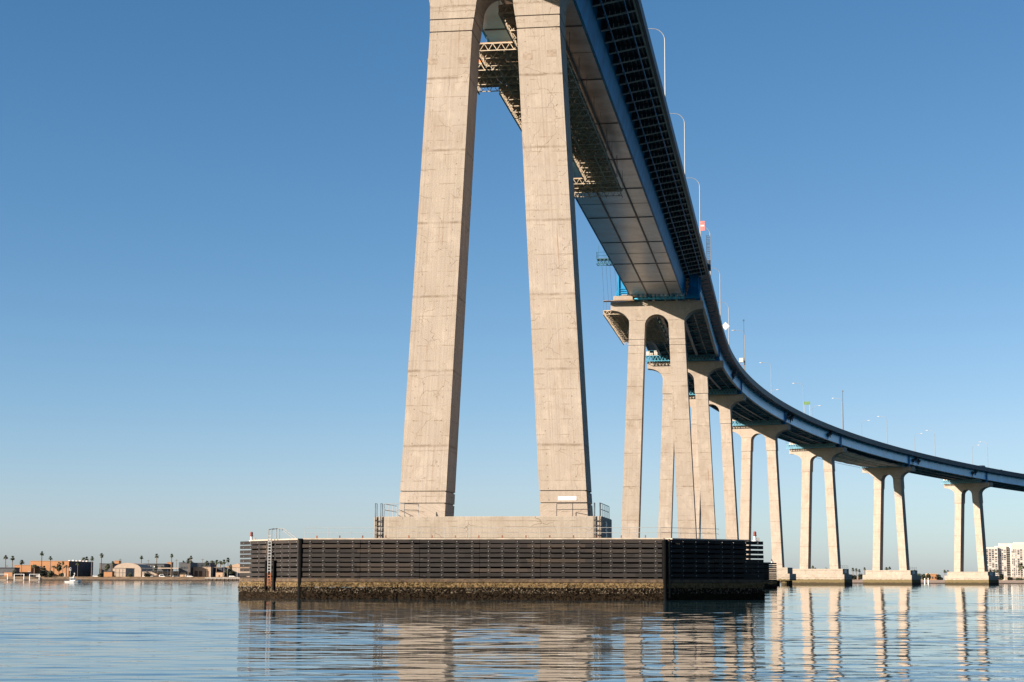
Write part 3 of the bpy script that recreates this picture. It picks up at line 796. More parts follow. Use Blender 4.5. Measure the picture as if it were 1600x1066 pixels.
# side gantries at the expansion joint above the second pier
x, y, a, h = frame(186)
r = empty('side_gantry', (x, y, 61.9), -a, 'blue lattice gantry jutting from the left deck edge above the second pier', 'side gantry', 'gantries at the deck edges')
lattice_gantry(r, -10.6, -7.0, -1.2, 0.8, 0.0, M['deep_blue'], h=0.95)
mb = MB()
for w in (-10.2, -9.2): mb.tube([(w, -1.2, 0), (w, -1.2, 2.6)], 0.035, 5)
mb.build('mast_pole', M['deep_blue'], r)
r = empty('side_gantry', (x, y, 60.3), -a, 'dark gantry with a caged ladder jutting from the right deck edge above the second pier', 'side gantry', 'gantries at the deck edges')
mb = MB(); mb.box(6.4, 10.9, -0.9, 0.9, -0.9, -0.75); mb.box(6.4, 10.9, -1.0, -0.9, -0.75, 0.9)
for i in range(5): mb.box(6.5 + i, 6.62 + i, -1.06, -1.002, -0.85, 0.85)
mb.build('girder', M['dark'], r)
mb = MB(); ladder(mb, 10.45, -0.6, 0.9, 5.6, 0.6, 0.045)
for z in (2.4, 3.2, 4.0, 4.8, 5.5): mb.tube([(10.15, -0.6, z), (10.15, -1.3, z), (10.75, -1.3, z), (10.75, -0.6, z)], 0.035, 5)
mb.tube([(10.45, -1.3, 2.4), (10.45, -1.3, 5.5)], 0.03, 5)
mb.build('caged_ladder', M['dark'], r)
# cream tarpaulins between the sixth and seventh piers
tarp = empty('tarpaulin_deck', PT(460, 0, -5.0), 0, 'cream tarpaulins and planks slung under the girders between the sixth and seventh piers', 'tarpaulin')
NW = 10; NS = 26
for band in range(4):
    mb = MB(); rows = []
    w0 = -9.3 + band * 4.0; w1 = w0 + 3.75; dz = 0.2 * (band % 2) + 0.05 * band
    for i in range(NS + 1):
        s = 459.5 + (520.5 - 459.5) * i / NS; sag = -0.35 * math.sin(PI * i / NS) - 0.15 * math.sin(PI * i / NS * 7) ** 2
        rows.append(mb.pts([PT(s, w0 + (w1 - w0) * j / NW, -3.85 - dz + sag - 0.3 * math.sin(PI * j / NW) + random.uniform(-.05, .05)) for j in range(NW + 1)] +
                           [PT(s, w0 + (w1 - w0) * j / NW, -3.75 - dz + sag - 0.3 * math.sin(PI * j / NW)) for j in range(NW, -1, -1)]))
    m_ = 2 * NW + 2
    for i in range(NS):
        for k in range(m_):
            k2 = (k + 1) % m_; mb.face([rows[i] + k, rows[i] + k2, rows[i + 1] + k2, rows[i + 1] + k])
    keep(mb.build('sheet', M['tarp'], tarp))
mb = MB()
for w in (-9.4, -5.4, -1.4, 2.7, 6.6): mb.tube([PT(459 + i * 6.2, w, -4.45 - 0.35 * math.sin(PI * i / 10)) for i in range(11)], 0.06, 5)
keep(mb.build('support_cables', M['black'], tarp))

# ------------------------------------------------------------------ lamps, signs and vehicles on the deck
def lamp_mesh(root, H, arm, side, mat):
    mb = MB(); pl = [(0, 0, 0), (0, 0, H - 1.6)]
    for i in range(1, 7):
        t = i / 6 * PI / 2; pl.append((-side * 1.5 * (1 - math.cos(t)), 0, H - 1.6 + 1.6 * math.sin(t)))
    pl.append((-side * arm, 0, H + 0.05))
    rs = [0.1] + [0.07] + [0.05] * 6 + [0.042]
    mb.tube(pl, rs, 8); mb.build('pole', mat, root)
    mb = MB(); mb.loft([[(-side * (arm - 0.15), -0.1, H), (-side * (arm - 0.15), 0.1, H), (-side * (arm - 0.15), 0.1, H + 0.14), (-side * (arm - 0.15), -0.1, H + 0.14)],
                        [(-side * (arm + 0.3), -0.18, H - 0.06), (-side * (arm + 0.3), 0.18, H - 0.06), (-side * (arm + 0.3), 0.16, H + 0.18), (-side * (arm + 0.3), -0.16, H + 0.18)],
                        [(-side * (arm + 0.85), -0.1, H), (-side * (arm + 0.85), 0.1, H), (-side * (arm + 0.85), 0.08, H + 0.1), (-side * (arm + 0.85), -0.08, H + 0.1)]])
    mb.build('lamp_head', M['lamp'], root)
RL = [(68, 10.3, 'tallest looking street lamp, topmost beside the box girder deck edge'), (112, 10.9, 'street lamp second from the top along the right deck edge'),
      (159, 11.6, 'street lamp with a faded red sign on its pole, third from the top'), (202, 11.3, 'street lamp beside the dark caged ladder gantry'),
      (254, 12.6, 'street lamp with a white diamond sign near its foot'), (290, 11.9, 'slim street lamp between the white diamond sign and the pole with the pinkish box'),
      (329, 12.0, 'street lamp right beside the dark pole carrying a pinkish box'), (372, 10.2, 'right edge street lamp midway between the pinkish box pole and the green sign'),
      (413, 10.3, 'street lamp just left of the small green road sign'), (455, 11.4, 'street lamp beside the tall dark mast right of the green sign'),
      (498, 10.7, 'right edge street lamp above the middle of the cream tarpaulins'), (540, 10.6, 'right edge street lamp between the seventh and eighth piers'), (583, 10.9, 'right edge street lamp above the farthest pier, beside the dark car')]
for s, H, lab in RL:
    x, y, a, h = frame(s); p = PT(s, 10.17, 0.99)
    r = empty('street_lamp', p, -a, lab, 'street lamp', 'pale curved street lamps along the deck')
    lamp_mesh(r, H - 1.0, 2.6, 1, M['lamp'])
LL = [(439, 'far side street lamp seen low behind the deck left of the green sign'), (478, 'far side street lamp rising just right of the green sign'),
      (520, 'far side street lamp facing right, above the cream tarpaulins'), (562, 'far side street lamp above the gap between the seventh and eighth piers'), (605, 'far side street lamp left of the dark car on the deck')]
for s, lab in LL:
    x, y, a, h = frame(s); p = PT(s, -9.17, 0.99)
    r = empty('street_lamp', p, -a, lab, 'street lamp', 'pale curved street lamps along the deck')
    lamp_mesh(r, 11.6, 2.6, -1, M['lamp'])
for s, H, lab, bx in ((327.6, 13.2, 'tall dark mast with a pinkish equipment box, beside the curve of the deck', True), (455.8, 12.6, 'tall dark mast on the deck edge right of the green sign', False)):
    x, y, a, h = frame(s)
    r = empty('camera_mast', PT(s, 10.17, 0.99), -a, lab, 'mast')
    mb = MB(); mb.tube([(0, 0, 0), (0, 0, H)], [0.1, 0.07], 8); mb.build('pole', M['dark'], r)
    mb = MB(); mb.box(-0.18, 0.18, -0.18, 0.18, H + 0.002, H + 0.4); mb.build('cap', M['dark'], r)
    if bx:
        mb = MB(); mb.box(-1.25, -0.13, -0.35, 0.35, 2.2, 3.3); mb.build('equipment_box', M['canvas'], r, bevel=0.05)
        mb = MB(); mb.beam((-1.1, 0, 2.2), (-1.1, 0, 1.5), 0.1); mb.beam((-1.1, 0, 1.5), (-0.1, 0, 1.2), 0.08); mb.build('stay', M['rust'], r)
def sign(label, s, w, z0, zc, sx, sz, mat, posts, diamond=False, edge=None):
    x, y, a, h = frame(s)
    r = empty('road_sign', PT(s, w, z0), -a, label, 'road sign')
    mb = MB()
    if diamond: mb.prism_y([(-sx, zc), (0, zc - sz), (sx, zc), (0, zc + sz)], -0.05, 0.0)
    else: mb.box(-sx, sx, -0.05, 0.0, zc - sz, zc + sz)
    mb.build('panel', mat, r)
    if edge:
        mb = MB(); mb.box(-sx * 0.7, sx * 0.7, -0.056, -0.052, zc - sz * 0.12, zc + sz * 0.2); mb.build('legend_stripe', edge, r)
    mb = MB()
    for px in posts: mb.tube([(px, 0.06, 0), (px, 0.06, zc + sz)], 0.05, 5)
    mb.build('post', M['rail'], r)
sign('faded red and white sign on the third lamp pole', 158.2, 10.6, 0.99, 1.9, 0.42, 0.85, M['pink'], (-0.3,), edge=M['railw'])
sign('white diamond sign on the deck edge just above the second pier', 268, 10.7, 0.99, 0.9, 0.95, 0.95, M['railw'], (0,), True)
sign('small green road sign on two thin posts above the deck', 421, 9.0, 0.0, 5.2, 1.05, 0.5, M['green'], (-0.9, 0.9))

def vehicle(label, s, w, kind, col):
    x, y, a, h = frame(s)
    r = empty('parked_car' if False else 'car', PT(s, w, 0.02), -a + PI / 2 * 0, label, 'car', 'cars on the bridge deck')
    Hh = 1.85 if kind == 'suv' else 1.5; L = 4.7; W = 0.92
    sec = [(-L / 2, 0.45, 0.75), (-L / 2 + 0.1, 0.3, 0.95), (-1.4, 0.28, 1.0), (0.6, 0.28, 1.02), (1.2, 0.28, 0.98), (L / 2 - 0.25, 0.3, 0.85), (L / 2, 0.45, 0.65)]
    mb = MB(); mb.loft([[(-W, yy, z0), (W, yy, z0), (W, yy, z1 - 0.15), (W - 0.1, yy, z1), (-W + 0.1, yy, z1), (-W, yy, z1 - 0.15)] for yy, z0, z1 in sec])
    mb.build('body', col, r, bevel=0.03)
    mb = MB(); back = -L / 2 + (0.15 if kind == 'suv' else 0.7)
    mb.loft([[(-W + 0.08, back, 1.0), (W - 0.08, back, 1.0), (W - 0.08, back + 0.01, 1.02), (-W + 0.08, back + 0.01, 1.02)],
             [(-W + 0.08, back + 0.02, 0.98), (W - 0.08, back + 0.02, 0.98), (W - 0.2, back + 0.45, Hh - 0.06), (-W + 0.2, back + 0.45, Hh - 0.06)],
             [(-W + 0.08, 1.3, 0.96), (W - 0.08, 1.3, 0.96), (W - 0.2, 0.55, Hh - 0.06), (-W + 0.2, 0.55, Hh - 0.06)]])
    mb.build('window', M['glass'], r)
    mb = MB(); mb.box(-W + 0.18, W - 0.18, back + 0.4, 0.6, Hh - 0.058, Hh); mb.build('roof', col, r, bevel=0.02)
    for wx in (-W, W):
        for wy in (-1.45, 1.45):
            mb = MB(); n = 14
            mb.loft([[(wx + dx, wy + rr * math.cos(2 * PI * k / n), 0.33 + rr * math.sin(2 * PI * k / n)) for k in range(n)] for dx, rr in ((-0.11, 0.3), (-0.09, 0.33), (0.09, 0.33), (0.11, 0.3))])
            wh = mb.build('wheel', M['black'], r)
    for wx in (-0.65, 0.65):
        mb = MB(); mb.box(wx - 0.15, wx + 0.15, -L / 2 - 0.01, -L / 2 + 0.06, 0.62, 0.74); mb.build('tail_light', M['red'], r)
vehicle('tall dark sport utility car on the deck left of the farthest pier top', 583.5, 7.6, 'suv', M['black'])
vehicle('low dark car on the deck, first right of the tall dark one', 597, 7.6, 'low', M['dark'])
vehicle('low grey car on the deck at the right edge of the photo', 615, 7.4, 'low', M['barrier'])
vehicle('low dark car on the deck midway between the seventh and eighth piers', 555, 7.6, 'low', M['dark'])

# ------------------------------------------------------------------ shores
CAMH = 1.6; FPX = 2800.0; PITCH = 0.13224; ROLL = 0.00282
def gx(px, Y): return (px - 801.0) / FPX * Y * math.cos(PITCH)
def gz(px, py, Y): return CAMH + (905.0 + (px - 900) * 0.0028 - py) * Y / (FPX * 1.0177)

def ground_mat():
    m, g, b = new_mat('shore_ground')
    co = g.n('ShaderNodeTexCoord').outputs['Object']
    f = g.noise(co, 0.05, 5, 0.6); f2 = g.noise(co, 0.9, 4, 0.6)
    c = g.mix(g.ramp(f, 0.35, 0.65), (0.16, 0.12, 0.08), (0.24, 0.19, 0.14))
    c = g.mix(g.ramp(f2, 0.4, 0.7, 0, 0.5), c, (0.10, 0.08, 0.05))
    g.nt.links.new(c, b.inputs['Base Color']); b.inputs['Roughness'].default_value = 0.95
    return m
M['ground'] = ground_mat()
M['riprap'] = simple('brown_seawall', (0.13, 0.085, 0.05), 0.95, var=0.5, scale=0.35)
M['wetrock'] = simple('wet_rock', (0.035, 0.026, 0.02), 0.9, var=0.4, scale=0.5)
M['sand'] = simple('beach_sand', (0.22, 0.16, 0.12), 0.95, var=0.15, scale=0.2)
M['hall_o'] = simple('orange_stucco', (0.34, 0.165, 0.078), 0.9, var=0.06, scale=0.2)
M['stucco'] = simple('cream_stucco', (0.35, 0.275, 0.215), 0.9, var=0.08, scale=0.3)
M['peach'] = simple('peach_stucco', (0.38, 0.26, 0.175), 0.9, var=0.08, scale=0.3)
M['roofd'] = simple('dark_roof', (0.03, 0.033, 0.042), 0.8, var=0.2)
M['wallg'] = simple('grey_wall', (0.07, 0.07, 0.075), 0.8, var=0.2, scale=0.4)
M['brown'] = simple('brown_door', (0.13, 0.065, 0.04), 0.8)
M['condo'] = simple('white_tower_wall', (0.50, 0.455, 0.41), 0.85, var=0.04, scale=0.1)
M['leaf'] = simple('palm_frond', (0.040, 0.048, 0.022), 0.7, var=0.5, scale=1.0)
M['dead'] = simple('dry_frond', (0.16, 0.09, 0.045), 0.9, var=0.4, scale=1.0)
M['bush'] = simple('dark_shrub_leaf', (0.030, 0.036, 0.018), 0.8, var=0.6, scale=0.6)
M['bark'] = simple('palm_trunk_bark', (0.13, 0.095, 0.07), 0.9, var=0.3)

LY = 1300.0                                           # left shore
mb = MB()
mb.box(-1500, 205, LY + 8, LY + 7000, -1.0, 2.2); land = mb.build('shore_land', M['ground']); tag(land, kind='structure')
mb = MB(); n = 60
for i in range(n):                                   # sloping seawall, uneven toe
    x0 = -1500 + (205 + 1500) * i / n; x1 = -1500 + (205 + 1500) * (i + 1) / n
    t0 = random.uniform(-1.2, 1.2) if i else 0
    b = mb.pts([(x0, LY + 1, 0.6), (x1, LY + 1, 0.6), (x1, LY + 8.0, 2.24), (x0, LY + 8.0, 2.24)]); mb.face([b, b + 1, b + 2, b + 3])
tag(mb.build('seawall_slope', M['riprap']), kind='structure')
mb = MB(); mb.box(-1500, 205, LY, LY + 7.5, -1.0, 0.7); tag(mb.build('shore_rocks', M['wetrock']), kind='structure')
mb = MB(); mb.box(-1500, 205, LY + 8.003, LY + 8.8, 2.203, 2.75); tag(mb.build('shore_kerb', M['riprap']), kind='structure')
RY = 1000.0                                           # right shore
mb = MB(); mb.box(206, 2200, RY + 12, RY + 7000, -1.0, 1.5); tag(mb.build('shore_land', M['ground']), kind='structure')
mb = MB()
for i in range(80):
    x0 = 170 + 25 * i; x1 = x0 + 25
    b = mb.pts([(x0, RY + 1.5, 0.25), (x1, RY + 1.5, 0.25), (x1, RY + 14, 1.9), (x0, RY + 14, 1.9)]); mb.face([b, b + 1, b + 2, b + 3])
tag(mb.build('beach', M['sand']), kind='structure')
mb = MB(); mb.box(165, 2200, RY, RY + 6, -1.0, 0.42); tag(mb.build('shore_rocks', M['wetrock']), kind='structure')

def bld(px0, px1, ytop, Y, depth, label, wall, roof=None, zb=2.2, name='waterfront_building', cat='building', parapet=0.35):
    pm = (px0 + px1) / 2
    x0, x1 = gx(px0, Y), gx(px1, Y); zt = gz(pm, ytop, Y)
    r = empty(name, ((x0 + x1) / 2, Y, zb), 0, label, cat)
    W = (x1 - x0) / 2; H = zt - zb
    mb = MB(); mb.box(-W, W, 0, depth, 0, H); mb.build('wall', wall, r)
    mb = MB(); mb.box(-W - 0.15, W + 0.15, -0.15, depth + 0.15, H + 0.003, H + parapet); mb.build('roof', roof or wall, r)
    return r, W, H
def opening(r, x0, x1, z0, z1, mat, nm, y=-0.06, t=0.07):
    mb = MB(); mb.box(x0, x1, y, y + t - 0.012, z0, z1); return mb.build(nm, mat, r)

r, W, H = bld(-8, 24, 888, 1322, 14, 'low dark roofed shed with an orange end at the far left of the shore', M['wallg'], M['roofd'], parapet=0.9)
opening(r, W * 0.02, W * 0.8, 0.3, 3.4, M['hall_o'], 'panel_wall')
r, W, H = bld(24, 50, 883, 1340, 30, 'low orange wing with doors attached left of the tall orange hall', M['hall_o'])
for q, (a_, b_) in enumerate(((-0.85, -0.5), (-0.3, -0.12), (0.3, 0.48), (0.62, 0.95))):
    opening(r, a_ * W, b_ * W, 0.2, 3.6 if q in (1, 2) else 4.6, M['brown'] if q in (1, 2) else M['stucco'], 'door')
r, W, H = bld(48.5, 109, 876.5, 1352, 78, 'tall plain orange hall with a long shaded right side on the left shore', M['hall_o'])
for u in (-0.6, -0.44): opening(r, u * W - 0.9, u * W + 0.9, H * 0.58, H * 0.58 + 1.5, M['glass'], 'window')
opening(r, 0.66 * W, 0.9 * W, 0.2, 3.0, M['stucco'], 'door')
mb = MB()
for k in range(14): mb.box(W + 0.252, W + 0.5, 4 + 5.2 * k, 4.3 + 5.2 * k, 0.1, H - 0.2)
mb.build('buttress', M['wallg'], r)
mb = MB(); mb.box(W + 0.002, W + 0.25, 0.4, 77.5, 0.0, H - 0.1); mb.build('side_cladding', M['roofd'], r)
mb = MB()
for k in range(6): mb.box(W - 3, W - 1.6, 10 + 11 * k, 12 + 11 * k, H + 0.36, H + 1.0 + 0.3 * (k % 2))
mb.build('roof_vent', M['white'], r)
r, W, H = bld(157, 176, 880.5, 1400, 40, 'dark flat roofed annex behind the shaded side of the orange hall', M['wallg'], M['roofd'])
r, W, H = bld(164, 177, 893, 1316, 8, 'small low orange wall building left of the cream shed', M['hall_o'], M['roofd'], parapet=0.5)
r, W, H = bld(177, 198, 887.5, 1330, 30, 'boxy cream shed with a dark right side in front of the arched hangar', M['stucco'], M['roofd'], parapet=0.25)
for u in (-0.5, 0.05, 0.55): opening(r, u * W, u * W + 0.25, 0.2, H - 0.5, M['wallg'], 'wall_joint')
opening(r, -W, W, H * 0.5, H * 0.5 + 0.25, M['wallg'], 'wall_joint', y=-0.064)
# arched hangar
Yh = 1375; x0, x1 = gx(179, Yh), gx(222, Yh); r = empty('waterfront_building', ((x0 + x1) / 2, Yh, 2.2), 0, 'cream hangar with a rounded arched roof on the left shore', 'building')
Wh = (x1 - x0) / 2; zt = gz(200, 879, Yh) - 2.2; ze = gz(200, 889, Yh) - 2.2
outl = [(-Wh, 0), (Wh, 0)] + [(Wh * math.cos(math.radians(t)), ze + (zt - ze) * math.sin(math.radians(t))) for t in range(0, 181, 10)]
mb = MB(); mb.prism_y(outl, 0, 45); mb.build('wall', M['stucco'], r)
mb = MB()
for k in range(5): mb.box(-Wh * 0.5 + k * Wh * 0.25 - 0.12, -Wh * 0.5 + k * Wh * 0.25 + 0.12, -0.1, -0.02, 0.2, ze + 1.0)
mb.build('door_ribs', M['peach'], r)
# dark roofed hall behind with skylights, carport with cars below
r, W, H = bld(200, 258, 881.5, 1440, 30, 'long dark roofed hall with pale skylights behind the carport', M['wallg'], M['roofd'], parapet=0.8)
for k in range(5): opening(r, -W + 3 + k * 4.6, -W + 5.4 + k * 4.6, H - 2.4, H - 1.2, M['white'], 'skylight', y=-0.3)
for pxa, pxb, yt, lab in ((180, 187, 876, 'orange block tower rising left behind the arched hangar'), (262, 269, 878.5, 'orange block tower rising above the right end of the carport')):
    bld(pxa, pxb, yt, 1460, 9, lab, M['hall_o'])
Yc = 1322; x0, x1 = gx(222, Yc), gx(281, Yc); r = empty('carport', ((x0 + x1) / 2, Yc, 2.2), 0, 'long flat carport roof on thin posts with cars parked under it', 'carport')
Wc = (x1 - x0) / 2; zt = gz(250, 887, Yc) - 2.2
mb = MB(); mb.box(-Wc, Wc, -1, 9, zt - 0.4, zt); mb.build('roof', M['wallg'], r)
mb = MB(); mb.box(-Wc * 0.1, Wc, -1.12, -1.004, zt - 0.45, zt + 0.25); mb.build('fascia_board', M['stucco'], r)
for k in range(8):
    mb = MB(); u = -Wc + 0.4 + k * (2 * Wc - 0.8) / 7; mb.box(u - 0.12, u + 0.12, 0, 0.24, 0, zt - 0.403); mb.build('post', M['wallg'], r)
r, W, H = bld(224, 280, 892.5, 1334, 5, 'low cream wall building at the back of the carport', M['stucco'], M['roofd'], parapet=0.3)
for k in range(6): opening(r, -W + 2 + k * 4.3, -W + 4.4 + k * 4.3, 0.3, 2.4, M['brown'], 'door')
r, W, H = bld(281, 299, 879, 1326, 30, 'tall dark block with a lit orange doorway right of the carport', M['wallg'], M['roofd'])
opening(r, -W * 0.75, W * 0.3, 0.1, 3.6, M['peach'], 'door'); 
for k in range(3): opening(r, -W * 0.7 + k * W * 0.5, -W * 0.35 + k * W * 0.5, H * 0.6, H * 0.6 + 1.6, M['glass'], 'window')
r, W, H = bld(299, 330, 879.5, 1372, 30, 'dark windowed storey rising behind the peach warehouse', M['roofd'], M['roofd'])
for k in range(4): opening(r, -W * 0.8 + k * W * 0.42, -W * 0.55 + k * W * 0.42, H - 2.6, H - 1.0, M['glass'], 'window')
r, W, H = bld(303, 330.5, 886, 1332, 22, 'peach warehouse front with two brown doors near the jetty', M['peach'], M['stucco'])
for u in (-0.8, -0.3, 0.45): opening(r, u * W, u * W + W * 0.38, 0.1, H * 0.66, M['brown'], 'door')
r, W, H = bld(332, 349, 886, 1345, 20, 'dark flat building right of the peach warehouse', M['roofd'], M['stucco'], parapet=0.2)
r, W, H = bld(339, 350, 894, 1318, 6, 'small tan hut standing on the shore before the dark flat building', M['peach'], M['brown'])
opening(r, -W * 0.2, W * 0.2, 0, 2.0, M['brown'], 'door')
r, W, H = bld(350, 392, 886.5, 1400, 18, 'pale gabled house partly hidden behind the left end of the fender', M['stucco'], M['roofd'], parapet=0.1)
mb = MB(); mb.prism_y([(-W - .3, H + 0.12), (W + .3, H + 0.12), (W * 0.1, H + 3.2)], -0.3, 18.3); mb.build('gable_roof', M['peach'], r)

# jetty on piles at the right end of the left shore
Yj = 1288; x0, x1 = gx(322, Yj), gx(470, Yj); r = empty('jetty', (x0, Yj, 0), 0, 'low jetty with a pale deck on dark piles beside the fender', 'jetty')
mb = MB(); mb.box(0, x1 - x0, 0, 5, 1.75, 2.15); mb.build('deck', M['railw'], r)
for k in range(24):
    mb = MB(); u = 0.6 + k * (x1 - x0 - 1.2) / 23; mb.lathe((u, 0.5, 0), [(0.24, -1), (0.24, 1.745)], 7); mb.build('pile', M['wetrock'], r)
    mb = MB(); mb.lathe((u + 1.2, 4.2, 0), [(0.24, -1), (0.24, 1.745)], 7); mb.build('pile', M['wetrock'], r)
for k in range(6):
    mb = MB(); u = 4 + k * 9.5; mb.lathe((u, 0.3, 2.15), [(0.12, 0), (0.08, 7.5)], 6); mb.build('lamp_pole', M['railw'], r)
# boat landing with white mooring posts at the left
def landing(pxa, pxb, label, n):
    Yq = 1286; x0, x1 = gx(pxa, Yq), gx(pxb, Yq); r = empty('boat_landing', (x0, Yq, 0), 0, label, 'landing', 'boat landings with white posts')
    for k in range(n):
        mb = MB(); mb.lathe(((x1 - x0) * k / (n - 1), 0, 0), [(0.3, -1), (0.3, gz(40, 897, Yq)), (0.15, gz(40, 897, Yq) + 0.3)], 8); mb.build('post', M['white'], r)
    mb = MB(); mb.beam((0, 0, 4.3), (x1 - x0, 0, 4.3), 0.2, 0.25); mb.build('cross_rail', M['white'], r)
    mb = MB(); mb.box(0.5, x1 - x0 - 0.5, -1.0, 2.0, 0.1, 0.5); mb.build('float', M['stucco'], r)
landing(0, 14, 'white posted boat landing at the far left edge of the photo', 2)
landing(24.5, 39.5, 'white posted boat landing second from the left edge', 2)
landing(48.5, 63.5, 'white posted boat landing third from the left edge, beside the sloping gangway', 2)
Yq = 1290; r = empty('gangway', (gx(50, Yq), Yq, 0), 0, 'dark sloping gangway beside the third white posted landing', 'gangway')
mb = MB(); truss(mb, (0, 0, 2.6), (8.0, 0, 0.5), 0.9, 0.07); truss(mb, (0, 1.2, 2.6), (8.0, 1.2, 0.5), 0.9, 0.07); mb.build('truss', M['black'], r)
mb = MB(); mb.obox((4, 0.6, 1.5), (4, 0, -1.05), (0, 0.5, 0), (0, 0, 0.06)); mb.build('walkway', M['rail'], r)

# shrubs along the left shore
def leaf_clump(mb, c, rx, ry, rz, n, sz):
    for _ in range(n):
        while True:
            p = Vector((random.uniform(-1, 1), random.uniform(-1, 1), random.uniform(-0.9, 1)))
            if 0.25 < p.length < 1: break
        q = Vector(c) + Vector((p.x * rx, p.y * ry, p.z * rz))
        u = Vector((random.gauss(0, 1), random.gauss(0, 1), random.gauss(0, 1))).normalized(); v = u.orthogonal().normalized()
        s = sz * random.uniform(0.6, 1.4)
        b = mb.pts([q - u * s, q + v * s * 0.6, q + u * s, q - v * s * 0.6]); mb.face([b, b + 1, b + 2, b + 3])
def bush(px, ytop, Y, wpx, label, name='shrub', cat='shrub', group=None, trunk=False, zb=2.2, mat='bush'):
    z = gz(px, ytop, Y) - zb; w = wpx * Y / FPX / 2
    r = empty(name, (gx(px, Y), Y, zb), random.uniform(0, 6), label, cat, group)
    mb = MB(); n = 5
    for k in range(n):
        a_ = random.uniform(0, 6.28); q = random.uniform(0, 0.55)
        hh = z * random.uniform(0.55, 0.9); 
        leaf_clump(mb, (w * q * math.cos(a_), w * q * math.sin(a_), hh if trunk else hh * 0.75), w * 0.6, w * 0.6, min(z * 0.42, w * 0.75) if trunk else z * 0.4, 110, max(0.18, w * 0.16))
    mb.build('foliage', M[mat], r)
    mb = MB(); mb.tube([(0, 0, 0), (0.1, 0, z * 0.35), (0, 0.1, z * 0.7)], [0.22, 0.15, 0.06], 6)
    mb.tube([(0.05, 0, z * 0.3), (w * 0.4, 0, z * 0.65)], [0.1, 0.04], 5); mb.build('trunk', M['bark'], r)
for px, yt, Y, wp, lab in ((24, 890, 1312, 9, 'dark round shrub between the far left shed and the orange wing'), (68, 890.5, 1309, 14, 'low dark hedge clump below the two windows of the orange hall'),
                           (81, 891, 1309, 12, 'low dark hedge clump under the palm before the orange hall'), (52, 897, 1308.5, 8, 'small shrub beside the third boat landing'),
                           (98, 895, 1309, 10, 'low shrub at the right corner of the orange hall'), (115, 896, 1309, 9, 'low shrub just left of the boat mast, before the shaded wall'),
                           (160, 894.5, 1309, 9, 'low dark shrub before the dark annex'), (205, 894, 1309, 9, 'low dark shrub right of the cream shed'), (232, 896, 1310, 12, 'low hedge before the left half of the carport'),
                           (356, 889, 1340, 12, 'dark bush right of the small tan hut'), (366, 890, 1345, 11, 'dark bush close to the left end of the fender')):
    bush(px, yt, Y, wp, lab, group='shrubs on the left shore')
for px, yt, Y, wp, lab in ((94, 879, 1325, 13, 'dense dark leafy tree at the right end of the orange hall'), (169, 880, 1385, 10, 'dark leafy tree between the annex and the cream shed'),
                           (245, 881, 1350, 7, 'small dark tree rising behind the carport, left one'), (256, 881.5, 1352, 7, 'small dark tree rising behind the carport, right one'), (362, 880, 1360, 8, 'dark leafy tree beside the tall palm near the fender')):
    bush(px, yt, Y, wp, lab, 'leafy_tree', 'tree', 'leafy trees on the left shore', True)

# palms
def palm_crown(kind, rad):
    mb = MB(); rr = random.Random(int(rad * 100) + kind)
    n = 46 if kind == 0 else 30
    for i in range(n):
        az = rr.uniform(0, 2 * PI)
        el = math.radians(rr.uniform(-50, 85)) if kind == 0 else math.radians(rr.uniform(5, 75))
        L = rad * rr.uniform(0.8, 1.12) * (1.0 if kind == 0 else 1.35)
        d = Vector((math.cos(az) * math.cos(el), math.sin(az) * math.cos(el), math.sin(el)))
        side = d.cross(Vector((0, 0, 1)))
        side = side.normalized() if side.length > 0.01 else Vector((1, 0, 0))
        droop = Vector((0, 0, -1)) * L * (0.25 if kind == 0 else 0.65)
        w = L * (0.30 if kind == 0 else 0.13)
        p0 = d * L * 0.12; p1 = d * L * 0.62 + droop * 0.22; p2 = d * L + droop
        nrm = side.cross(d).normalized() * w * 0.35
        b = mb.pts([p0, p1 - side * w + nrm * 0.2, p1 + side * w + nrm * 0.2, p2 - side * w * 0.45, p2 + side * w * 0.35, p2 + d * L * 0.08 + droop * 0.2])
        mb.face([b, b + 1, b + 2]); mb.face([b + 1, b + 3, b + 4, b + 2]); mb.face([b + 3, b + 5, b + 4])
    return mb
def palm(px, yc, Y, rpx, label, group, kind=0, zb=2.2, skirt=True, lean=0.0):
    z = gz(px, yc, Y) - zb; R_ = rpx * Y / FPX
    r = empty('fan_palm' if kind == 0 else 'feather_palm', (gx(px, Y), Y, zb), random.uniform(0, 6.28), label, 'palm tree', group)
    mb = MB(); tr = max(0.2, 0.021 * z) if kind == 0 else 0.4
    mb.tube([(0, 0, 0), (0, 0, 0.5), (lean * 0.4, 0, z * 0.5), (lean, 0, z)], [tr * 1.7, tr * 1.15, tr, tr * 0.9], 7); mb.build('trunk', M['bark'], r)
    mb = palm_crown(kind, R_ * random.uniform(1.2, 1.35)); mb.v = [(a + lean, b, c + z) for a, b, c in mb.v]; mb.build('crown', M['leaf'], r)
    if skirt and kind == 0:
        mb = MB()
        for i in range(12):
            a_ = i * PI / 6; d = Vector((math.cos(a_), math.sin(a_), 0)); t = Vector((-d.y, d.x, 0)); p = Vector((lean, 0, z - R_ * 0.15))
            b = mb.pts([p + d * tr, p + d * R_ * 0.45 - t * 0.2 + Vector((0, 0, -R_ * 0.5)), p + d * R_ * 0.3 + Vector((0, 0, -R_ * 1.1)), p + d * R_ * 0.45 + t * 0.2 + Vector((0, 0, -R_ * 0.5))]); mb.face([b, b + 1, b + 2, b + 3])
        mb.build('dry_skirt', M['dead'], r)
PL = 'palms along the left shore'
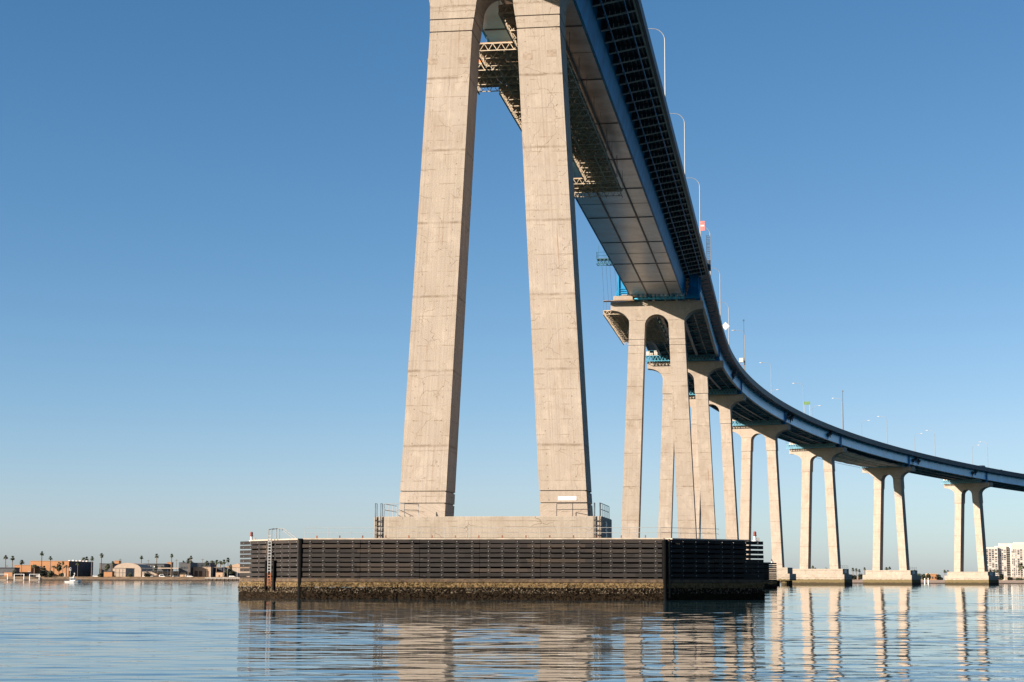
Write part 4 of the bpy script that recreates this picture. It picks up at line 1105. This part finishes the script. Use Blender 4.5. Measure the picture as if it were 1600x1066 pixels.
for a in ((9.7, 870, 1360, 3.1, 'tall slim palm behind the far left shed, left of a pair'), (20.5, 871.3, 1362, 3.1, 'tall slim palm behind the far left shed, right of a pair'),
          (35, 877.3, 1318, 3.7, 'round headed palm standing before the low orange wing'), (66, 863.6, 1320, 3.2, 'tallest palm on the left shore, before the orange hall'),
          (80, 871.2, 1322, 3.1, 'tall palm before the middle of the orange hall, right of the tallest'), (70.5, 886.6, 1319, 3.2, 'short brownish round palm under the tallest palm'),
          (99.5, 879, 1316, 2.7, 'slim palm before the right corner of the orange hall'), (123, 879, 1318, 3.0, 'bare pale trunked palm before the shaded side of the orange hall'),
          (136.5, 872.3, 1440, 3.2, 'right palm of the pair peeping above the shaded hall roof'), (144.8, 871.6, 1316, 3.1, 'tall palm right of the pair above the shaded hall roof'), (159.5, 866.8, 1318, 3.2, 'tall palm at the right end of the shaded hall side'),
          (177.5, 878.8, 1318, 2.6, 'short palm left of the cream shed corner'), (222, 870, 1420, 2.8, 'tall palm above the dark hall, first right of the arched hangar'),
          (246, 867.5, 1420, 2.9, 'tall palm above the dark hall, left of the right orange tower'), (269.3, 867.3, 1316, 2.9, 'tall palm before the right orange tower'),
          (299.3, 870.3, 1420, 2.7, 'highest palm of the cluster above the tall dark block'), (296, 875, 1320, 3.6, 'broad palm of the cluster before the tall dark block'), (301, 877.5, 1430, 2.6, 'lowest palm of the cluster right of the tall dark block'), (288, 877.5, 1440, 2.4, 'small palm top peeping over the tall dark block'),
          (324.8, 878.5, 1318, 3.6, 'palm in front of the right door of the peach warehouse'), (340, 877.6, 1324, 3.2, 'palm rising behind the small tan hut'), (351.5, 877.2, 1350, 3.3, 'palm between the tan hut and the tall palm near the fender'),
          (357.6, 874, 1312, 3.3, 'tall palm nearest to the left end of the fender')):
    palm(*a, PL)
for a in ((55.5, 884, 1316, 3.4, 'star shaped feather palm before the left end of the orange hall'), (85.5, 885.5, 1318, 3.2, 'low feather palm left of the dense leafy tree'), (105, 885.5, 1317, 3.6, 'low feather palm right of the dense leafy tree'),
          (131.2, 873, 1440, 3.5, 'left palm of the pair peeping above the shaded hall roof'), (332.5, 877.5, 1430, 3.4, 'bushy feather palm behind the dark flat building'), (346, 878.5, 1430, 3.3, 'bushy feather palm behind the pale gabled house')):
    palm(*a, PL, kind=1)

# parked vehicles on the left shore
def shore_car(px, label, col, tall=False, Y=1317):
    r = empty('parked_car', (gx(px, Y), Y, 2.2), 0, label, 'van' if tall else 'car', 'vehicles parked on the left shore')
    h = 2.3 if tall else 1.5
    mb = MB(); mb.prism_y([(-2.3, 0.35), (2.3, 0.35), (2.35, 0.8), (1.5, 0.98), (0.9, h), (-1.7, h), (-2.3, 1.0)], -0.9, 0.9); mb.build('body', col, r, bevel=0.06)
    mb = MB(); mb.prism_y([(-1.7, 1.02), (1.2, 1.02), (0.75, h - 0.14), (-1.5, h - 0.14)], -0.93, -0.903); mb.build('window', M['glass'], r)
    for wx in (-1.45, 1.45):
        mb = MB(); n = 10; mb.loft([[(wx + 0.36 * math.cos(2 * PI * k / n), yy, 0.36 + 0.36 * math.sin(2 * PI * k / n)) for k in range(n)] for yy in (-0.95, -0.65)]); mb.build('wheel', M['black'], r)
for a in ((255.5, 'white van parked under the middle of the carport', M['white'], True), (230, 'white car parked under the left end of the carport', M['white']), (239, 'silver car parked second from the left under the carport', M['rail']),
          (246.5, 'dark car parked left of the white van', M['black']), (265, 'dark car parked right of the white van', M['black']), (271, 'white car parked at the right end of the carport', M['white']), (278, 'dark car by the tall dark block', M['dark']),
          (299, 'small white car between the tall dark block and the peach warehouse', M['white']), (151, 'white car before the shaded side of the orange hall', M['white']), (61, 'white car before the orange wing beside the palms', M['white']), (365, 'white car parked by the jetty near the fender', M['white'])):
    shore_car(*a)
for px, yt, lab in ((12, 882, 'thin utility pole behind the far left shed'), (189, 872, 'thin utility pole left of the arched hangar top'), (233, 874, 'thin utility pole over the left part of the carport'), (277, 873, 'thin utility pole at the right end of the carport'), (318, 872, 'thin utility pole above the peach warehouse')):
    z = gz(px, yt, 1405) - 2.2; r = empty('utility_pole', (gx(px, 1405), 1405, 2.2), 0.3, lab, 'pole', 'utility poles on the left shore')
    mb = MB(); mb.tube([(0, 0, 0), (0, 0, z)], [0.22, 0.14], 7); mb.build('pole', M['bark'], r)
    mb = MB(); mb.box(-1.2, 1.2, -0.08, 0.08, z - 1.0, z - 0.8); mb.build('crossarm', M['bark'], r)
r = empty('water_tank', (gx(111.5, 1318), 1318, 2.2), 0, 'small white tank on a leg at the corner of the orange hall', 'tank')
mb = MB(); mb.lathe((0, 0, 0), [(0.18, 0), (0.18, 4.5)], 8); mb.build('stand', M['rail'], r)
mb = MB(); mb.lathe((0, 0, 4.5), [(0.3, 0), (0.95, 0.3), (1.0, 2.4), (0.4, 2.9)], 12); mb.build('tank', M['white'], r)

# motor boat
Yb = 620; boat = empty('motor_boat', (gx(116, Yb), Yb, 0), 0.0, 'small white motor boat with a mast and white radar ball', 'boat')
mb = MB(); rings = []
for t, w, zk, zg in ((-2.6, 1.05, -0.2, 0.62), (-1.2, 1.15, -0.25, 0.64), (0.6, 1.1, -0.25, 0.72), (1.9, 0.7, -0.15, 0.84), (2.7, 0.28, 0.2, 0.95), (3.05, 0.03, 0.7, 1.02)):
    rings.append([(t, -w, zg), (t, -w * 0.82, zk + 0.25), (t, 0, zk), (t, w * 0.82, zk + 0.25), (t, w, zg)])
mb.loft(rings); mb.build('hull', M['white'], boat)
mb = MB(); mb.loft([[(-0.9, -0.75, 0.66), (0.95, -0.7, 0.72), (0.95, 0.7, 0.72), (-0.9, 0.75, 0.66)], [(-0.85, -0.65, 1.75), (0.35, -0.6, 1.75), (0.35, 0.6, 1.75), (-0.85, 0.65, 1.75)]]); mb.build('cabin', M['white'], boat)
mb = MB(); mb.obox((-0.35, -0.73, 1.3), (0.42, 0, 0), (0, 0.012, 0), (0, 0.05, 0.24)); mb.obox((0.42, -0.72, 1.28), (0.2, 0, 0), (0, 0.012, 0), (0, 0.05, 0.22)); mb.build('window', M['glass'], boat)
mb = MB(); mb.box(-1.1, 0.5, -0.75, 0.75, 1.76, 1.84); mb.build('hardtop', M['white'], boat)
mb = MB(); mb.beam((0.2, 0, 1.84), (0.55, 0, 3.0), 0.14); mb.beam((-0.2, 0, 1.84), (0.45, 0, 2.7), 0.1); mb.build('mast', M['white'], boat)
mb = MB(); mb.lathe((0.55, 0, 3.0), [(0.12, 0), (0.25, 0.12), (0.25, 0.26), (0.1, 0.38)], 10); mb.build('radar_ball', M['white'], boat)
mb = MB(); mb.lathe((-2.85, 0.2, 0.1), [(0.12, -0.3), (0.2, 0.3), (0.24, 0.55), (0.12, 0.8)], 8); mb.build('outboard_motor', M['black'], boat)
mb = MB(); rail_run(mb, [(1.0, -0.95, 0.78), (2.0, -0.68, 0.88), (2.8, -0.2, 0.98)], h=0.45, rails=(0.45,), r=0.03, sp=0.8); mb.build('bow_rail', M['railw'], boat)

# right shore: palms, trees, houses, apartment tower
PRG = 'palms along the right shore'
for px, yc, Y, r_, lab in ((1272.3, 885.3, 1060, 2.3, 'lone palm between the legs of the sixth pier'), (1276.5, 888.3, 1070, 2.0, 'short palm just right of the lone palm between the sixth pier legs'),
                       (1335, 889, 1040, 2.4, 'leftmost palm of three between the sixth and seventh piers'), (1340.3, 889.6, 1040, 2.4, 'middle palm of three between the sixth and seventh piers'), (1345, 890.8, 1040, 2.2, 'rightmost palm of three between the sixth and seventh piers'),
                       (1353.3, 887.8, 1060, 2.1, 'palm just left of the seventh pier legs'), (1387.3, 887.8, 1060, 2.3, 'left palm between the legs of the seventh pier'), (1392.5, 886.8, 1060, 2.3, 'right palm between the legs of the seventh pier'),
                       (1421.3, 887, 1060, 2.2, 'palm against the right leg of the seventh pier'), (1431.8, 891.7, 1060, 2.2, 'short palm right of the seventh pier footing'), (1478.7, 891.7, 1060, 2.2, 'left palm of two beside the eighth pier footing'), (1483.5, 892, 1060, 2.0, 'right palm of two beside the eighth pier footing'),
                       (1550, 891.6, 1060, 2.4, 'left palm before the apartment tower'), (1556.5, 891, 1060, 2.4, 'middle palm before the apartment tower'), (1561.5, 891.8, 1060, 2.2, 'right palm before the apartment tower'), (1598, 884, 1050, 5.0, 'broad palm cut by the right edge of the photo')):
    palm(px, yc, Y, r_, lab, PRG, zb=1.5, skirt=False)
for px, yt, w, lab in ((1262, 888, 5, 'small bush behind the left leg of the sixth pier'), (1293, 885, 6, 'bush peeping over the sixth pier footing'), (1327, 896, 10, 'dark bush right of the sixth pier footing'), (1336, 898, 12, 'dark bush under the three palms'), (1347, 896, 9, 'dark bush left of the seventh pier footing'),
                       (1381, 889, 9, 'bush between the legs of the seventh pier'), (1436, 896, 12, 'dark tree right of the seventh pier footing'), (1445, 896, 9, 'dark tree before the low pink roofs'), (1453, 895, 11, 'dark round tree left of the orange house'), (1468, 896, 10, 'dark tree right of the orange house'), (1473, 901, 9, 'low bush left of the eighth pier footing'),
                       (1543, 891, 6, 'bush at the left foot of the apartment tower'), (1566, 896, 12, 'dark bush before the apartment tower entrance'), (1580, 901, 9, 'low hedge under the dark recess of the tower'), (1558, 900, 12, 'dark bush right of the eighth pier footing'), (1594, 903, 14, 'greenish bush on the sand at the right edge')):
    bush(px, yt, 1034 + random.uniform(0, 8), w, lab, group='bushes on the right shore', zb=1.5)
def rb(px0, px1, yt, Y, lab, wall, roof, depth=12): 
    r, W, H = bld(px0, px1, yt, Y, depth, lab, wall, roof, zb=1.5, name='shore_house', cat='house')
    for u in (-0.55, 0.2): opening(r, u * W, u * W + W * 0.35, H * 0.3, H * 0.62, M['glass'], 'window')
    opening(r, W * 0.7, W * 0.92, 0, min(2.1, H * 0.7), M['brown'], 'door')
rb(1456, 1467, 896.5, 1075, 'orange house among dark trees on the right shore', M['hall_o'], M['peach'])
rb(1434, 1452, 900, 1090, 'low house with a pinkish roof behind trees on the right shore', M['stucco'], M['peach'])
rb(1543, 1566, 899, 1080, 'low white beach house before the apartment tower', M['condo'], M['condo'])
rb(1572, 1612, 901, 1070, 'long low cream beach house at the right edge', M['stucco'], M['condo'])
rb(1325, 1345, 901, 1070, 'low pale house behind bushes under the three palms', M['stucco'], M['peach'])
for px, lab in ((1447, 'left white post in the water near the right shore'), (1452.5, 'right white post in the water near the right shore'), (1541, 'tall white post beside the eighth pier footing'), (1561, 'small white post off the beach below the apartment tower')):
    r = empty('mooring_post', (gx(px, 985), 985, 0), 0, lab, 'mooring post', 'white mooring posts off the right shore')
    mb = MB(); mb.lathe((0, 0, 0), [(0.28, -1), (0.28, 2.6), (0.1, 2.9)], 8); mb.build('post', M['white'], r)
    mb = MB(); mb.lathe((0, 0, 1.9), [(0.3, 0), (0.3, 0.18)], 8); mb.build('collar', M['dark'], r)
# apartment tower
Yt = 2450; r = empty('apartment_tower', (gx(1560, Yt), Yt, 1.5), 0, 'white many storeyed apartment tower with stepped top at the right edge', 'building')
def tx(px): return gx(px, Yt) - r.location.x
def tz(py): return gz(1565, py, Yt) - 1.5
for x0, x1, y1, nm, dy in ((1541.5, 1562.5, 854.2, 'wall', 0.0), (1562.5, 1577, 852.6, 'wall', 3.0), (1577, 1583.5, 854, 'recess_wall', 7.0), (1583.5, 1630, 849.5, 'wall', 1.0), (1568.5, 1625, 848.2, 'upper_block', 9.0), (1592, 1625, 846.3, 'roof_block', 12.0)):
    mb = MB(); mb.box(tx(x0), tx(x1), dy, 15, 0, tz(y1)); mb.build(nm, M['condo'], r)
mb = MB()
for k in range(17): mb.box(tx(1577), tx(1583.5), 3.0, 6.998, tz(902) + 2.45 * k + 0.6, tz(902) + 2.45 * k + 0.9)
mb.build('balcony_slab', M['condo'], r)
fl = 2.52; mbw = MB(); wr = random.Random(3)
for k in range(16):
    z = 3.0 + fl * k
    if z + 1.8 > tz(855): break
    for x0, x1, dy in ((1542, 1543, 0), (1543.6, 1547, 0), (1548.4, 1551.8, 0), (1553, 1556.4, 0), (1558, 1561.2, 0), (1563.2, 1565, 3.0), (1566.4, 1568.6, 3.0), (1569.6, 1571.6, 3.0), (1572.6, 1576, 3.0), (1584.5, 1586, 1.0), (1587, 1589, 1.0), (1590.5, 1591.6, 1.0), (1593.5, 1596.5, 1.0), (1597.5, 1601, 1.0)):
        if wr.random() < 0.32: continue
        o = None
        mb = MB(); mb.box(tx(x0), tx(x1), dy - 0.08, dy - 0.01, z, z + (1.6 if wr.random() < 0.7 else 1.0)); mb.build('window', M['glass'] if wr.random() < 0.75 else M['wallg'], r)
    for x0, x1, dy in ((1562.6, 1576.9, 3.0), (1583.6, 1604, 1.0), (1542, 1562, 0.0)):
        mb = MB(); mb.box(tx(x0), tx(x1), dy - 0.16, dy - 0.09, z - 0.55, z - 0.3); mb.build('floor_band', M['stucco'], r)
for k in range(17):
    mb = MB(); mb.box(tx(1577.4), tx(1583.2), 6.9, 6.99, tz(902) + 2.45 * k + 1.0, tz(902) + 2.45 * k + 2.5); mb.build('window', M['glass'], r)

# ------------------------------------------------------------------ water
import numpy as np
def water_mat():
    m, g, b = new_mat('bay_water'); L = g.nt.links
    co = g.n('ShaderNodeTexCoord').outputs['Object']
    def cen(v): return g.m('SUBTRACT', v, 0.5)
    pt = g.ramp(g.noise(g.mapv(co, (0.010, 0.03, 1), (3, 7, 0)), 1.0, 3, 0.6), 0.35, 0.65, 0.5, 1.3)
    n2 = g.noise(g.mapv(co, (0.9, 4.5, 1), (11, 5, 0)), 1.0, 3, 0.6)
    n3 = g.noise(g.mapv(co, (0.12, 0.5, 1), (2, 3, 0)), 1.0, 3, 0.6)
    ny = g.m('ADD', g.m('MULTIPLY', cen(n2), 0.10), g.m('MULTIPLY', cen(n3), 0.045))
    m1 = g.noise(g.mapv(co, (0.8, 1.6, 1), (21, 9, 0)), 1.0, 3, 0.55)
    nx = g.m('MULTIPLY', cen(m1), 0.034)
    nx = g.m('MULTIPLY', nx, pt); ny = g.m('MULTIPLY', ny, pt)
    geo = g.n('ShaderNodeNewGeometry').outputs['Normal']
    nv = g.n('ShaderNodeVectorMath', {0: geo, 1: g.n('ShaderNodeCombineXYZ', {0: nx, 1: ny, 2: 0.0}).outputs[0]}, operation='ADD').outputs[0]
    nn = g.n('ShaderNodeVectorMath', {0: nv}, operation='NORMALIZE').outputs[0]
    L.new(nn, b.inputs['Normal'])
    b.inputs['Base Color'].default_value = (0.010, 0.030, 0.040, 1)
    b.inputs['Roughness'].default_value = 0.02
    b.inputs['IOR'].default_value = 1.333
    return m
def water_mesh():
    rs = np.random.RandomState(5)
    ys = [14.0]
    while ys[-1] < 1320: ys.append(ys[-1] + max(0.07, 0.0031 * ys[-1]))
    ys = np.array(ys); ny = len(ys); nx = 250
    t = np.linspace(-0.62, 0.62, nx)
    Y = np.repeat(ys[:, None], nx, 1); X = Y * t[None, :]
    dy = np.repeat(np.gradient(ys)[:, None], nx, 1)
    Z = np.zeros_like(X)
    env = np.zeros_like(X)
    for k in range(7):                      # slow variation of the wave height from place to place
        a = rs.uniform(0, 2 * PI); l = rs.uniform(10, 45); env += np.sin(2 * PI * (X * 0.35 * math.cos(a) + Y * math.sin(a)) / l + rs.uniform(0, 6.3))
    env = np.clip(0.74 + 0.14 * env, 0.2, 1.4)
    for k in range(46):
        lam = 0.38 * (6.0 / 0.38) ** (k / 45.0)
        th = rs.normal(0, 0.42) + PI / 2
        wob = 0.5 * np.sin(X * 2 * PI / rs.uniform(7, 25) + rs.uniform(0, 6)) * lam * 0.6
        amp = 0.0078 * lam / (2 * PI) * (1.0 if lam < 1.4 else (1.4 / lam) ** 0.7)
        f = np.clip((lam / dy - 1.8) / 1.8, 0, 1)
        Z += f * amp * np.sin(2 * PI * (X * math.cos(th) + (Y + wob) * math.sin(th)) / lam + rs.uniform(0, 6.3))
    Z *= env
    Z *= np.clip((0.62 - np.abs(t))[None, :] * 20, 0, 1); Z[0] = 0; Z[-1] = 0
    V = np.stack([X, Y, Z], -1).reshape(-1, 3)
    ii = (np.arange(ny - 1)[:, None] * nx + np.arange(nx - 1)[None, :]).ravel()
    F = np.stack([ii, ii + 1, ii + nx + 1, ii + nx], -1)
    n0 = len(V)
    y0, y1 = float(ys[0]), float(ys[-1]); x0, x1 = 0.62 * y0, 0.62 * y1
    extra = np.array([[-9000, y0, 0], [-9000, y1, 0], [9000, y0, 0], [9000, y1, 0], [-9000, -900, 0], [9000, -900, 0], [-9000, 3200, 0], [9000, 3200, 0]], float)
    a, b_, c, d_ = 0, nx - 1, (ny - 1) * nx, ny * nx - 1
    left = [n0 + 0] + [i * nx for i in range(ny)] + [n0 + 1]
    V = np.concatenate([V, extra])
    polys = F.tolist()
    lf = [i * nx for i in range(ny)]; rf = [i * nx + nx - 1 for i in range(ny)]
    polys += [[n0 + 0] + lf + [n0 + 1]] and [[n0 + 0, n0 + 1] + lf[::-1]]
    polys += [[n0 + 3, n0 + 2] + rf]
    polys += [[n0 + 4, n0 + 5, n0 + 2] + list(range(nx))[::-1] + [n0 + 0]]
    polys += [[n0 + 1] + list(range((ny - 1) * nx, ny * nx)) + [n0 + 3, n0 + 7, n0 + 6]]
    me = bpy.data.meshes.new('water'); me.from_pydata(V.tolist(), [], polys)
    me.polygons.foreach_set('use_smooth', [True] * len(me.polygons)); me.update()
    me.materials.append(water_mat())
    o = bpy.data.objects.new('water', me); C.objects.link(o)
    return tag(o, kind='structure')
water_mesh()

# ------------------------------------------------------------------ light, sky and camera
SUN_AZ = math.radians(63); SUN_EL = math.radians(21)
d = Vector((math.sin(SUN_AZ) * math.cos(SUN_EL), math.cos(SUN_AZ) * math.cos(SUN_EL), -math.sin(SUN_EL)))
su = bpy.data.lights.new('sun', 'SUN'); su.energy = 5.0; su.angle = math.radians(0.53); su.color = (1.0, 0.88, 0.74)
so = bpy.data.objects.new('sun', su); C.objects.link(so); so.rotation_euler = d.to_track_quat('-Z', 'Y').to_euler()
wd = bpy.data.worlds.new('World'); SC.world = wd; wd.use_nodes = True
g = G(wd.node_tree); bg = wd.node_tree.nodes['Background']
sky = g.n('ShaderNodeTexSky', sky_type='NISHITA'); sky.sun_disc = False; sky.sun_elevation = SUN_EL; sky.sun_rotation = SUN_AZ + PI
sky.altitude = 0; sky.air_density = 0.6; sky.dust_density = 0.7; sky.ozone_density = 3.0
sp_ = g.n('ShaderNodeSeparateColor', {0: sky.outputs[0]})
cr = g.m('MINIMUM', g.m('MULTIPLY', g.m('POWER', sp_.outputs[0], 1.5), 0.63), g.m('MULTIPLY', sp_.outputs[0], 1.04)); cg = g.m('MULTIPLY', g.m('POWER', sp_.outputs[1], 1.08), 0.83); cb = g.m('MULTIPLY', g.m('POWER', sp_.outputs[2], 0.9), 0.99)
wd.node_tree.links.new(g.n('ShaderNodeCombineColor', {0: cr, 1: cg, 2: cb}).outputs[0], bg.inputs['Color']); bg.inputs['Strength'].default_value = 0.0568

cam = bpy.data.cameras.new('camera'); co_ = bpy.data.objects.new('camera', cam); C.objects.link(co_); SC.camera = co_
cam.sensor_width = 36; cam.sensor_fit = 'HORIZONTAL'; cam.lens = FPX / 1600 * 36; cam.clip_start = 0.5; cam.clip_end = 30000
fw = Vector((0, math.cos(PITCH), math.sin(PITCH))); up = Vector((0, -math.sin(PITCH), math.cos(PITCH))); rt = Vector((1, 0, 0))
c_, s_ = math.cos(ROLL), math.sin(ROLL)
rt2 = rt * c_ + up * s_; up2 = up * c_ - rt * s_
Mx = Matrix((rt2, up2, -fw)).transposed().to_4x4(); Mx.translation = (0, 0, CAMH); co_.matrix_world = Mx
SC.view_settings.view_transform = 'Standard'; SC.view_settings.look = 'None'; SC.view_settings.gamma = 1.0; SC.view_settings.exposure = 1.6
SC.cycles.caustics_reflective = False; SC.cycles.caustics_refractive = False
SC.cycles.max_bounces = 8; SC.cycles.glossy_bounces = 4; SC.cycles.diffuse_bounces = 4
SC.cycles.use_denoising = True
